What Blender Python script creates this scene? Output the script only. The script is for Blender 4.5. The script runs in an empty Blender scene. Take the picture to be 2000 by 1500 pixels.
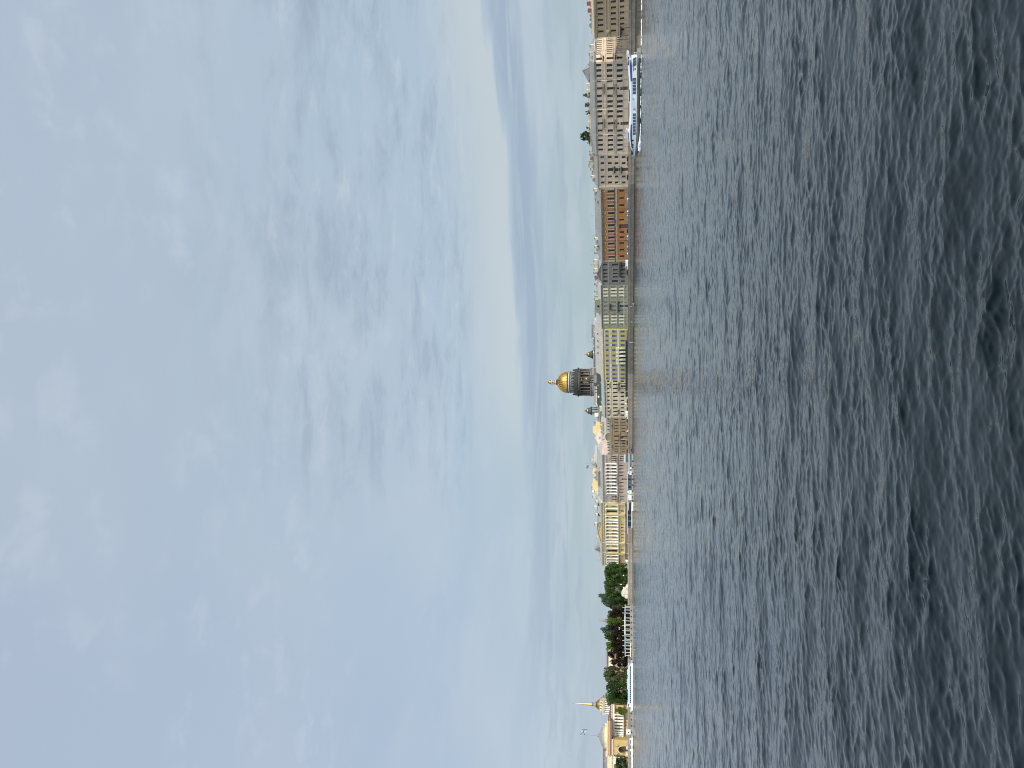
import bpy, bmesh, math, random
import numpy as np
from mathutils import Vector, Matrix

random.seed(7)
RNG = np.random.default_rng(11)
scn = bpy.context.scene
COL = scn.collection

# ------------------------------------------------------------------ camera
F = 1444.0                      # focal length in photo pixels (2000 px wide)
HZ = 1222.0                     # photo column of the horizon (the picture is turned on its side)
TH = math.atan((HZ - 1000.0) / F)
CT, ST = math.cos(TH), math.sin(TH)
EYE = 5.0
cam_d = bpy.data.cameras.new('camera')
cam = bpy.data.objects.new('camera', cam_d)
COL.objects.link(cam)
cam_d.sensor_fit = 'HORIZONTAL'; cam_d.sensor_width = 36.0
cam_d.lens = F / 2000.0 * 36.0
cam_d.clip_start = 0.1; cam_d.clip_end = 20000
cam.matrix_world = Matrix(((0, 1, 0, 0), (ST, 0, -CT, 0), (-CT, 0, -ST, EYE), (0, 0, 0, 1)))
scn.camera = cam

# ------------------------------------------------------------------ light
SUN_V = Vector((0.60, -0.62, 0.50)).normalized()      # towards the sun
SUN_EL = math.asin(SUN_V.z)
SUN_AZ = math.atan2(SUN_V.x, SUN_V.y)
sun_d = bpy.data.lights.new('sun', 'SUN')
sun_d.energy = 3.4; sun_d.angle = math.radians(0.6); sun_d.color = (1.0, 0.87, 0.68)
sun = bpy.data.objects.new('sun', sun_d); COL.objects.link(sun)
sun.rotation_euler = (-SUN_V).to_track_quat('-Z', 'Y').to_euler()

scn.view_settings.view_transform = 'Standard'
scn.view_settings.look = 'None'
scn.view_settings.exposure = 0.0
scn.view_settings.gamma = 1.0
scn.view_settings.use_curve_mapping = False
scn.cycles.sample_clamp_indirect = 2.5
scn.cycles.filter_width = 1.05


class NT:
    """small helper to wire node trees"""
    def __init__(s, tree):
        s.t = tree; s.t.nodes.clear()

    def n(s, kind, **kw):
        nd = s.t.nodes.new(kind)
        for k, v in kw.items():
            setattr(nd, k, v)
        return nd

    def put(s, sock, v):
        if isinstance(v, bpy.types.NodeSocket):
            s.t.links.new(v, sock)
        elif v is not None:
            sock.default_value = v

    def m(s, op, a, b=None, c=None, clamp=False):
        nd = s.n('ShaderNodeMath', operation=op, use_clamp=clamp)
        for i, v in enumerate((a, b, c)):
            s.put(nd.inputs[i], v)
        return nd.outputs[0]

    def vm(s, op, a, b=None, scale=None):
        nd = s.n('ShaderNodeVectorMath', operation=op)
        s.put(nd.inputs[0], a); s.put(nd.inputs[1], b)
        if scale is not None:
            s.put(nd.inputs['Scale'], scale)
        return nd.outputs['Value' if op in ('DOT_PRODUCT', 'LENGTH') else 'Vector']

    def xyz(s, x, y, z):
        nd = s.n('ShaderNodeCombineXYZ')
        for i, v in enumerate((x, y, z)):
            s.put(nd.inputs[i], v)
        return nd.outputs[0]

    def noise(s, vec, scale, detail=2.0, rough=0.5, dist=0.0, out='Fac'):
        nd = s.n('ShaderNodeTexNoise')
        s.put(nd.inputs['Vector'], vec)
        nd.inputs['Scale'].default_value = scale; nd.inputs['Detail'].default_value = detail
        nd.inputs['Roughness'].default_value = rough; nd.inputs['Distortion'].default_value = dist
        return nd.outputs[out]

    def ramp(s, v, a, b, to0=0.0, to1=1.0, smooth=True):
        nd = s.n('ShaderNodeMapRange', interpolation_type='SMOOTHSTEP' if smooth else 'LINEAR')
        for i, x in enumerate((v, a, b, to0, to1)):
            s.put(nd.inputs[i], x)
        return nd.outputs[0]

    def mix(s, fac, a, b, blend='MIX'):
        nd = s.n('ShaderNodeMix', data_type='RGBA', blend_type=blend)
        s.put(nd.inputs[0], fac)
        for i, v in ((6, a), (7, b)):
            if isinstance(v, tuple) and len(v) == 3:
                v = v + (1.0,)
            s.put(nd.inputs[i], v)
        return nd.outputs[2]


# ------------------------------------------------------------------ sky (world): nishita behind several layers of cloud
world = bpy.data.worlds.new('World'); scn.world = world; world.use_nodes = True
w = NT(world.node_tree)
sky = w.n('ShaderNodeTexSky', sky_type='NISHITA')
sky.sun_disc = False; sky.sun_elevation = SUN_EL; sky.sun_rotation = SUN_AZ
tc = w.n('ShaderNodeTexCoord')
D = w.vm('NORMALIZE', tc.outputs['Generated'])
sep = w.n('ShaderNodeSeparateXYZ'); w.put(sep.inputs[0], D)
dx, dy, dz = sep.outputs
el = w.m('MULTIPLY', w.m('ARCSINE', dz), 180 / math.pi)          # elevation, degrees
az = w.m('MULTIPLY', w.m('ARCTAN2', dx, dy), 180 / math.pi)      # azimuth from +Y, degrees
# high layer as a flat sheet of cloud far above
zz = w.m('ADD', w.m('MAXIMUM', dz, 0.0), 0.10)
sheet = w.xyz(w.m('DIVIDE', dx, zz), w.m('DIVIDE', dy, zz), 0.0)
n_big = w.noise(sheet, 0.75, 4, 0.55, 0.4)
n_mid = w.noise(w.vm('MULTIPLY', w.vm('ADD', sheet, (7.3, 2.1, 0)), (0.8, 1.25, 1.0)), 2.6, 7, 0.62, 0.35)
n_fine = w.noise(w.vm('ADD', sheet, (1.3, 9.1, 0)), 9.0, 5, 0.58, 0.25)
band_xy = w.xyz(w.m('MULTIPLY', az, 0.045), w.m('MULTIPLY', el, 0.34), 0.0)
n_band = w.noise(band_xy, 1.0, 5, 0.6, 0.3)
n_band3 = w.noise(w.vm('MULTIPLY', w.vm('ADD', band_xy, (9.1, 1.7, 0)), (1.2, 2.6, 1.0)), 1.6, 6, 0.65, 0.7)
n_band2 = w.noise(w.vm('ADD', band_xy, (4.7, 3.3, 0)), 3.2, 5, 0.62, 0.4)
# base tone by elevation
K = 10.0
def c10(r, g, b):
    return (r * K, g * K, b * K)
def lin(r, g, b):
    f = lambda v: (v / 255 / 12.92) if v / 255 <= 0.04045 else ((v / 255 + 0.055) / 1.055) ** 2.4
    return (f(r), f(g), f(b))
def skyc(r, g, b):
    return c10(*lin(r, g, b))
t_low = w.ramp(el, 0.0, 14.0)
t_hi = w.ramp(el, 22.0, 46.0)
base = w.mix(t_low, skyc(172, 192, 200), skyc(180, 199, 216))
base = w.mix(t_hi, base, skyc(180, 195, 214))
# left side a little bluer and plainer
t_left = w.ramp(az, -8.0, -26.0)
base = w.mix(w.m('MULTIPLY', t_left, 0.6), base, skyc(178, 193, 215))
# broad soft veils
veil = w.ramp(n_big, 0.38, 0.68)
base = w.mix(w.m('MULTIPLY', veil, 0.7), base, skyc(193, 206, 219))
# mottled darker patches mid sky, to the right
patch = w.m('MULTIPLY', w.ramp(n_mid, 0.42, 0.66), w.m('MULTIPLY', w.ramp(el, 12.0, 20.0), w.ramp(el, 36.0, 26.0)))
patch = w.m('MULTIPLY', patch, w.ramp(az, -14.0, 4.0))
base = w.mix(w.m('MULTIPLY', patch, 0.55), base, skyc(161, 178, 197))
# torn, fibrous cloud in the same zone
n_w = w.noise(w.vm('MULTIPLY', w.vm('ADD', sheet, (2.2, 6.4, 0)), (1.0, 2.0, 1.0)), 4.2, 9, 0.68, 0.45)
zone = w.m('MULTIPLY', w.m('MULTIPLY', w.ramp(el, 9.0, 14.0), w.ramp(el, 31.0, 23.0)), w.ramp(az, -13.0, -2.0))
zone = w.m('MULTIPLY', zone, w.ramp(n_mid, 0.36, 0.56))
base = w.mix(w.m('MULTIPLY', w.m('MULTIPLY', zone, w.ramp(n_w, 0.52, 0.36)), 0.55), base, skyc(158, 175, 192))
base = w.mix(w.m('MULTIPLY', w.m('MULTIPLY', zone, w.ramp(n_w, 0.53, 0.68)), 0.75), base, skyc(201, 213, 222))
dots = w.m('MULTIPLY', w.ramp(n_fine, 0.48, 0.70), w.ramp(el, 9.0, 22.0))
dots = w.m('MULTIPLY', dots, w.ramp(w.noise(w.vm('ADD', sheet, (3.7, 5.5, 0)), 1.5, 3, 0.5, 0.3), 0.40, 0.60))
base = w.mix(w.m('MULTIPLY', dots, 0.48), base, skyc(202, 213, 226))
# bright sheet whose lower rim is sharp, above the long dark stratus band
wob = w.m('MULTIPLY', w.m('SUBTRACT', n_band, 0.5), 2.6)
fw = w.m('MULTIPLY', w.m('SUBTRACT', n_band2, 0.5), 1.1)
rim = w.m('ADD', w.m('ADD', w.m('MULTIPLY', az, 0.055), 7.9), wob)
rim = w.m('ADD', rim, fw)
e_r = w.m('SUBTRACT', el, rim)
lightup = w.m('MULTIPLY', w.ramp(e_r, -0.1, 0.35), w.ramp(e_r, 5.5, 0.6))
lightup = w.m('MULTIPLY', lightup, w.ramp(az, -12.0, 4.0))
base = w.mix(w.m('MULTIPLY', lightup, 0.85), base, skyc(201, 212, 216))
dark = w.m('MULTIPLY', w.ramp(e_r, 0.25, -0.60), w.ramp(w.m('ADD', e_r, w.m('MULTIPLY', fw, 1.5)), -3.0, -1.2))
dark = w.m('MULTIPLY', dark, w.ramp(n_band3, 0.36, 0.56, 0.25, 1.0))
dark = w.m('MULTIPLY', dark, w.ramp(az, -27.0, -17.0))
dark = w.m('MULTIPLY', dark, w.ramp(az, -16.0, 6.0, 0.62, 1.0))
base = w.mix(w.m('MULTIPLY', dark, 0.72), base, skyc(157, 174, 197))
streak = w.m('MULTIPLY', w.ramp(n_band2, 0.50, 0.62), w.m('MULTIPLY', w.ramp(el, 1.5, 3.5), w.ramp(el, 6.5, 5.0)))
base = w.mix(w.m('MULTIPLY', streak, 0.4), base, skyc(158, 176, 194))
clouds = base
# unseen sky brightened to light the facades, most round the sun, which stands behind and to the right of the viewer
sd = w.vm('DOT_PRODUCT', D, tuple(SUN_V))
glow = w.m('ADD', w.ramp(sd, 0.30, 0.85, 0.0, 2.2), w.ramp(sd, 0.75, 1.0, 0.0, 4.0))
glow = w.m('ADD', glow, w.m('MULTIPLY', w.ramp(dy, -0.05, -0.70, 0.0, 2.6), w.ramp(dz, 0.85, 0.35)))  # extra brightness added to the unseen sky behind, lifting the facades
over = w.ramp(el, 47.0, 70.0, 1.0, 0.32)                          # sky overhead, out of view, darkened to deepen the wave troughs
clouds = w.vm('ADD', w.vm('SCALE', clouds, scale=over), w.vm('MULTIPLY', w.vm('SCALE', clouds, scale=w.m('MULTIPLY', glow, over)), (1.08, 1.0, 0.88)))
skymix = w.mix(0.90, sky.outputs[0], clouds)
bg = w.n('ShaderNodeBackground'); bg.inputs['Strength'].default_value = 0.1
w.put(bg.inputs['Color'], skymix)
wo = w.n('ShaderNodeOutputWorld'); w.put(wo.inputs['Surface'], bg.outputs[0])


# ------------------------------------------------------------------ materials
MATS = {}
def mat(name, color, rough=0.8, var=0.12, scale=0.6, metal=0.0, spec=0.5, streak=0.0, fine=0.0, bump=0.0):
    """principled material with noise in colour (and optional rain streaks, grain and bump)"""
    if name in MATS:
        return MATS[name]
    m = bpy.data.materials.new(name); m.use_nodes = True
    t = NT(m.node_tree)
    co = t.n('ShaderNodeTexCoord').outputs['Object']
    b = t.n('ShaderNodeBsdfPrincipled'); o = t.n('ShaderNodeOutputMaterial')
    t.put(o.inputs[0], b.outputs[0])
    n1 = t.noise(co, scale, 5, 0.6)
    k = t.ramp(n1, 0.3, 0.7, 1 - var, 1 + var, smooth=False)
    if streak:
        n2 = t.noise(t.vm('MULTIPLY', co, (1.6, 1.6, 0.10)), 1.0, 4, 0.6)
        k = t.m('MULTIPLY', k, t.ramp(n2, 0.38, 0.75, 1.0 + streak * 0.3, 1 - streak))
    if fine:
        n3 = t.noise(co, 9.0, 3, 0.6)
        k = t.m('MULTIPLY', k, t.ramp(n3, 0.3, 0.7, 1 - fine, 1 + fine))
    t.put(b.inputs['Base Color'], t.vm('SCALE', tuple(color), scale=k))
    b.inputs['Roughness'].default_value = rough; b.inputs['Metallic'].default_value = metal
    b.inputs['Specular IOR Level'].default_value = spec
    if bump:
        bn = t.n('ShaderNodeBump'); bn.inputs['Strength'].default_value = bump
        t.put(bn.inputs['Height'], t.noise(co, 3.0, 4, 0.6)); t.put(b.inputs['Normal'], bn.outputs[0])
    MATS[name] = m
    return m


def M(name):
    return MATS[name]


# ------------------------------------------------------------------ water
def make_water():
    m = bpy.data.materials.new('river_water'); m.use_nodes = True
    t = NT(m.node_tree)
    geo = t.n('ShaderNodeNewGeometry')
    P = geo.outputs['Position']
    b = t.n('ShaderNodeBsdfPrincipled'); o = t.n('ShaderNodeOutputMaterial'); t.put(o.inputs[0], b.outputs[0])
    b.inputs['Base Color'].default_value = (0.0016, 0.0052, 0.0068, 1)
    b.inputs['IOR'].default_value = 1.333; far = t.vm('LENGTH', P)
    t.put(b.inputs['Roughness'], t.ramp(far, 60.0, 330.0, 0.03, 0.11))   # waves too small and far to be modelled singly
    # slopes of the ripples too small for the mesh
    def slope(scale, sx, sy, amp, detail=2.0, off=(0, 0, 0)):
        v = t.vm('ADD', t.vm('MULTIPLY', P, (sx, sy, 0.0)), off)
        c = t.noise(v, scale, detail, 0.55, 0.2, 'Color')
        return t.vm('MULTIPLY', t.vm('SUBTRACT', c, (0.5, 0.5, 0.5)), (amp * 0.7, amp, 0.0))
    # gusts: patches of rougher and smoother water
    gust = t.noise(t.vm('MULTIPLY', P, (0.35, 1.0, 0)), 0.035, 4, 0.6)
    gk = t.m('MULTIPLY', t.ramp(gust, 0.32, 0.68, 0.65, 1.25), t.ramp(t.vm('LENGTH', P), 60.0, 230.0, 1.0, 3.0))
    s = t.vm('ADD', slope(13.0, 0.65, 1.0, 0.10, 2.0), slope(5.0, 0.65, 1.0, 0.13, 3.0, (3.1, 7.7, 0)))
    s = t.vm('ADD', s, slope(1.8, 0.55, 1.0, 0.07, 2.0, (13.1, 2.7, 0)))
    s = t.vm('SCALE', s, scale=gk)
    nrm = t.vm('NORMALIZE', t.vm('ADD', geo.outputs['Normal'], s))
    t.put(b.inputs['Normal'], nrm)

    # a fan of rows that grow with distance: fine where waves are seen singly, coarse far off
    r = [4.5]
    while r[-1] < 640:
        r.append(r[-1] * (1.0022 if r[-1] < 130 else 1.0021))
    r = np.array(r)
    na = 1050
    a = np.radians(np.linspace(-44, 44, na))
    R, A = np.meshgrid(r.astype(np.float32), a.astype(np.float32), indexing='ij')
    X = R * np.sin(A); Y = R * np.cos(A); Z = np.zeros_like(X); DX = np.zeros_like(X); DY = np.zeros_like(X)
    cell = np.maximum(np.gradient(r), r * (a[1] - a[0]) * 0.7)
    n = 260
    lam = np.exp(RNG.uniform(np.log(0.10), np.log(2.0), n))
    spread = np.where(lam > 1.2, 0.52, 0.66)
    ang = RNG.normal(0.16, 1.0, n) * spread - math.pi / 2       # travelling towards the viewer, slightly across
    slope_rms = 0.158
    wgt = np.where(lam > 0.5, (0.5 / lam) ** 0.55, 1.0) * np.where(lam < 0.22, (lam / 0.22) ** 0.8, 1.0)
    ka = wgt / np.sqrt((wgt ** 2).sum() / 2) * slope_rms
    nl = 34                                              # longer, lower waves under the chop
    lam = np.concatenate([lam, np.exp(RNG.uniform(np.log(2.0), np.log(5.5), nl))])
    ang = np.concatenate([ang, RNG.normal(0.1, 1.0, nl) * 0.45 - math.pi / 2])
    ka = np.concatenate([ka, np.full(nl, 0.062 / math.sqrt(nl / 2))]); n += nl
    k = 2 * math.pi / lam
    ph = RNG.uniform(0, 2 * math.pi, n)
    # patches of steeper and of calmer chop
    g = np.zeros_like(X)
    for _ in range(16):
        gl = math.exp(RNG.uniform(math.log(1.1), math.log(6.5))); ga = RNG.uniform(0, math.pi); gp = RNG.uniform(0, 6.28)
        gf = np.clip((gl / cell - 2.0) / 2.0, 0, 1).astype(np.float32)[:, None]
        g += gf * np.sin(np.float32(2 * math.pi / gl * math.cos(ga) * .6) * X + np.float32(2 * math.pi / gl * math.sin(ga)) * Y + np.float32(gp))
    G = np.exp(np.float32(0.24 / math.sqrt(8.0)) * g) * np.float32(0.96)
    for i in range(n):
        fade = np.clip((lam[i] / cell - 2.0) / 2.0, 0, 1)
        e = int(np.count_nonzero(fade > 0))
        if e == 0:
            continue
        kx, ky = np.float32(k[i] * math.cos(ang[i])), np.float32(k[i] * math.sin(ang[i]))
        x, y = X[:e], Y[:e]
        # slow envelope so that waves come in groups
        env = np.float32(0.70) + np.float32(0.62) * np.sin(x * np.float32(kx * .13 + .10 * k[i]) - y * np.float32(kx * .11) + np.float32(ph[i] * 3)) \
            * np.sin(y * np.float32(k[i] * .085) + np.float32(ph[i] * 5))
        q = kx * x + ky * y + np.float32(ph[i])
        amp = (ka[i] / k[i] * fade[:e]).astype(np.float32)[:, None] * env
        if lam[i] < 2.0:
            amp = amp * G[:e]
        sn = np.sin(q) * amp
        Z[:e] += amp * np.cos(q)
        DX[:e] -= np.float32(1.15 * math.cos(ang[i])) * sn; DY[:e] -= np.float32(1.15 * math.sin(ang[i])) * sn
    X += DX; Y += DY
    co = np.stack([X, Y, Z], -1).reshape(-1, 3).astype(np.float32)
    nr = len(r)
    idx = (np.arange(nr - 1)[:, None] * na + np.arange(na - 1)[None, :])
    quads = np.stack([idx, idx + na, idx + na + 1, idx + 1], -1).reshape(-1, 4)[:, ::-1]
    # skirt: plain water out to the sides, under the viewer and behind
    nv = len(co)
    ext = np.array([(-3000, -400, -0.25), (3000, -400, -0.25), (3000, 1400, -0.25), (-3000, 1400, -0.25)], np.float32)
    co = np.concatenate([co, ext])
    quads = np.concatenate([quads, np.array([[nv, nv + 1, nv + 2, nv + 3]])])
    me = bpy.data.meshes.new('water')
    me.vertices.add(len(co)); me.vertices.foreach_set('co', co.ravel())
    me.loops.add(quads.size); me.loops.foreach_set('vertex_index', quads.ravel().astype(np.int32))
    me.polygons.add(len(quads)); me.polygons.foreach_set('loop_start', np.arange(0, quads.size, 4, dtype=np.int32))
    me.polygons.foreach_set('use_smooth', np.ones(len(quads), bool))
    me.update(calc_edges=True); me.validate()
    me.materials.append(m)
    ob = bpy.data.objects.new('water', me); COL.objects.link(ob)
    ob['kind'] = 'structure'
    return ob

water = make_water()


# ------------------------------------------------------------------ mesh and object helpers
class MB:
    """collects faces with material slots, then links them as one mesh object"""
    def __init__(s):
        s.v = []; s.f = []; s.fm = []; s.mats = []; s.smooth = []

    def slot(s, m):
        if isinstance(m, str):
            m = MATS[m]
        if m not in s.mats:
            s.mats.append(m)
        return s.mats.index(m)

    def face(s, pts, m, smooth=False):
        i = len(s.v); s.v += [tuple(p) for p in pts]
        s.f.append(tuple(range(i, i + len(pts)))); s.fm.append(s.slot(m)); s.smooth.append(smooth)

    def faces(s, verts, faces, m, smooth=False):
        i = len(s.v); s.v += [tuple(p) for p in verts]; k = s.slot(m)
        for f in faces:
            s.f.append(tuple(i + j for j in f)); s.fm.append(k); s.smooth.append(smooth)

    def box(s, x0, x1, y0, y1, z0, z1, m):
        if x0 > x1: x0, x1 = x1, x0
        if y0 > y1: y0, y1 = y1, y0
        if z0 > z1: z0, z1 = z1, z0
        p = [(x0, y0, z0), (x1, y0, z0), (x1, y1, z0), (x0, y1, z0), (x0, y0, z1), (x1, y0, z1), (x1, y1, z1), (x0, y1, z1)]
        s.faces(p, [(0, 3, 2, 1), (4, 5, 6, 7), (0, 1, 5, 4), (1, 2, 6, 5), (2, 3, 7, 6), (3, 0, 4, 7)], m)

    def prism(s, poly, a, b, m, axis='y'):
        """extrude a closed polygon (x,z for axis y; x,y for axis z; y,z for axis x) from a to b"""
        n = len(poly)
        def P(u, w_, t):
            return {'y': (u, t, w_), 'z': (u, w_, t), 'x': (t, u, w_)}[axis]
        vs = [P(u, q, a) for u, q in poly] + [P(u, q, b) for u, q in poly]
        fs = [tuple(range(n)), tuple(range(2 * n - 1, n - 1, -1))]
        fs += [(i, i + n, (i + 1) % n + n, (i + 1) % n) for i in range(n)]
        s.faces(vs, fs, m)

    def lathe(s, prof, m, c=(0, 0, 0), n=12, smooth=True, flute=0.0):
        vs = []; fs = []
        for r, z in prof:
            for i in range(n):
                a = 2 * math.pi * i / n
                rr = r * (1 - flute * (i % 2))
                vs.append((c[0] + rr * math.cos(a), c[1] + rr * math.sin(a), c[2] + z))
        for j in range(len(prof) - 1):
            for i in range(n):
                k = (i + 1) % n
                fs.append((j * n + i, j * n + k, (j + 1) * n + k, (j + 1) * n + i))
        fs.append(tuple(range(n - 1, -1, -1))); fs.append(tuple((len(prof) - 1) * n + i for i in range(n)))
        s.faces(vs, fs, m, smooth)

    def tube(s, p, q, r0, m, r1=None, n=6):
        p = Vector(p); q = Vector(q); r1 = r0 if r1 is None else r1
        d = (q - p).normalized(); u = d.orthogonal().normalized(); v = d.cross(u)
        vs = []
        for c, r in ((p, r0), (q, r1)):
            for i in range(n):
                a = 2 * math.pi * i / n
                vs.append(tuple(c + (u * math.cos(a) + v * math.sin(a)) * r))
        fs = [(i, (i + 1) % n, (i + 1) % n + n, i + n) for i in range(n)]
        fs += [tuple(range(n - 1, -1, -1)), tuple(range(n, 2 * n))]
        s.faces(vs, fs, m, n > 4)

    def ball(s, c, r, m, n=8, k=5, sz=1.0):
        s.lathe([(max(1e-3, r * math.sin(math.pi * j / k)), -r * sz * math.cos(math.pi * j / k)) for j in range(k + 1)], m, c, n)

    def build(s, name, parent=None, loc=None, rot=None):
        me = bpy.data.meshes.new(name)
        me.from_pydata(s.v, [], s.f)
        for m in s.mats:
            me.materials.append(m)
        me.polygons.foreach_set('material_index', s.fm)
        me.polygons.foreach_set('use_smooth', s.smooth)
        bm = bmesh.new(); bm.from_mesh(me)
        bmesh.ops.remove_doubles(bm, verts=bm.verts, dist=0.0005)
        bmesh.ops.recalc_face_normals(bm, faces=bm.faces)
        bm.to_mesh(me); bm.free(); me.update()
        return link(name, me, parent, loc, rot)


def link(name, me, parent=None, loc=None, rot=None):
    o = bpy.data.objects.new(name, me); COL.objects.link(o)
    if parent is not None:
        o.parent = parent
    if loc is not None:
        o.location = loc
    if rot is not None:
        o.rotation_euler = rot
    return o


def tag(o, label, cat, group=None):
    o['label'] = label; o['category'] = cat
    if group:
        o['group'] = group
    return o


def thing(name, label, cat, loc, rz=0.0, group=None):
    o = bpy.data.objects.new(name, None); COL.objects.link(o)
    o.location = loc; o.rotation_euler = (0, 0, rz)
    return tag(o, label, cat, group)


def copy_thing(src, loc, rz=0.0, label=None, group=None, scale=None):
    """a copy of a thing with its parts and sub-parts"""
    r = src.copy(); COL.objects.link(r); r.location = loc; r.rotation_euler = (0, 0, rz)
    if scale is not None:
        r.scale = scale if hasattr(scale, '__len__') else (scale,) * 3
    if label: r['label'] = label
    if group: r['group'] = group
    for ch in list(src.children):
        c = ch.copy(); COL.objects.link(c); c.parent = r
        for g in list(ch.children):
            d = g.copy(); COL.objects.link(d); d.parent = c
    return r


# ------------------------------------------------------------------ survey: lines of sight measured in the photograph
def sight(y, V):
    """slopes (X/Y, dZ/Y) of the line of sight through photo row y, photo column V"""
    u = (750.0 - y) / F; v = (1000.0 - V) / F
    d = CT - v * ST
    return u / d, (ST + v * CT) / d


def spot(y, V, Y):
    a, b = sight(y, V)
    return Vector((a * Y, Y, EYE + b * Y))


def ground(y, Y, z=2.6):
    a, _ = sight(y, 1224.0)
    return Vector((a * Y, Y, z))


def front_depth(y):
    """distance of the street fronts along the river, from the shrinking of their eaves"""
    return 393.0 * math.exp(0.00045 * (y - 108.0))


STREET = 2.6


class Front:
    """vertical plane of a street front between two photo rows (yr right end, yl left end)"""
    def __init__(s, yr, yl, dr=None, dl=None):
        dr = front_depth(yr) if dr is None else dr
        dl = front_depth(yl) if dl is None else dl
        s.R = ground(yr, dr, STREET); s.L = ground(yl, dl, STREET)
        t = s.R - s.L; s.len = t.length; s.t = t / s.len           # along the front, to the viewer's right
        s.rz = math.atan2(s.t.y, s.t.x)

    def at(s, y, V):
        """photo point -> (along, up) in the front's own axes; origin at the left end on the pavement"""
        a, b = sight(y, V)
        # L + k t lies on the sight line: X = a Y
        k = (a * s.L.y - s.L.x) / (s.t.x - a * s.t.y)
        Y = s.L.y + k * s.t.y
        return k, EYE + b * Y - STREET

    def x(s, y, V=1200):
        return s.at(y, V)[0]

    def z(s, V, y):
        return s.at(y, V)[1]


def wall_with_openings(mb, x0, x1, z0, z1, ops, m, depth=0.75, y=0.0, reveal=None):
    """front sheet at y with rectangular openings (xa, xb, za, zb) that have reveals going in"""
    ops = [(max(a, x0 + .02), min(b, x1 - .02), max(c, z0), min(d, z1 - .02)) for a, b, c, d in ops if b > x0 and a < x1]
    xs = sorted({x0, x1, *[o[0] for o in ops], *[o[1] for o in ops]})
    for xa, xb in zip(xs[:-1], xs[1:]):
        if xb - xa < 1e-4:
            continue
        xm = (xa + xb) / 2
        sp = sorted([(o[2], o[3]) for o in ops if o[0] < xm < o[1]])
        z = z0
        for a, b in sp:
            if a > z + 1e-4:
                mb.face([(xa, y, z), (xb, y, z), (xb, y, a), (xa, y, a)], m)
            z = max(z, b)
        if z1 > z + 1e-4:
            mb.face([(xa, y, z), (xb, y, z), (xb, y, z1), (xa, y, z1)], m)
    r = reveal or m
    for a, b, c, d in ops:
        e = y + depth
        mb.face([(a, y, c), (a, e, c), (a, e, d), (a, y, d)], r)
        mb.face([(b, y, c), (b, y, d), (b, e, d), (b, e, c)], r)
        mb.face([(a, y, c), (b, y, c), (b, e, c), (a, e, c)], r)
        mb.face([(a, y, d), (a, e, d), (b, e, d), (b, y, d)], r)


WIN = {}
def window_mesh(wd, ht, frame='white_frame', glass='glass', kind='cross', surround=None):
    key = (round(wd, 1), round(ht, 1), frame, glass, kind, surround)
    if key in WIN:
        return WIN[key]
    wd, ht = key[0], key[1]
    mb = MB(); t = 0.09
    h = wd / 2
    if kind == 'arch':
        pts = [(-h, 0), (h, 0)] + [(h * math.cos(a), ht - h + h * math.sin(a)) for a in np.linspace(0, math.pi, 9)]
        mb.prism(pts, 0.10, 0.14, glass)
    else:
        mb.box(-h, h, 0.10, 0.14, 0, ht, glass)
        mb.box(-h, -h + t, 0.02, 0.10, 0, ht, frame); mb.box(h - t, h, 0.02, 0.10, 0, ht, frame)
        mb.box(-h + t, h - t, 0.02, 0.10, ht - t, ht, frame); mb.box(-h + t, h - t, 0.02, 0.10, 0, t, frame)
    mb.box(-0.035, 0.035, 0.03, 0.098, t, ht - t, frame)
    if ht > 1.6:
        z = ht * 0.68
        mb.box(-h + t, -0.035, 0.03, 0.098, z - .04, z + .04, frame); mb.box(0.035, h - t, 0.03, 0.098, z - .04, z + .04, frame)
    if surround:             # casing and sill, proud of the wall; the window itself sits 0.55 m back
        e = 0.16; y1 = -.547
        for sx in (-1, 1):
            mb.box(sx * (h + e), sx * h, -.62, y1, -.1, ht, surround)
        mb.box(-h - e - .06, h + e + .06, -.67, y1, ht, ht + .22, surround); mb.box(-h - e - .06, h + e + .06, -.69, y1, -.24, -.1, surround)
    o = mb.build('window')
    me = o.data
    bpy.data.objects.remove(o)
    WIN[key] = me
    return me


GL = ['glass', 'glass', 'glass_dark', 'glass_dark', 'glass_curtain']
_gl = random.Random(5)


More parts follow.
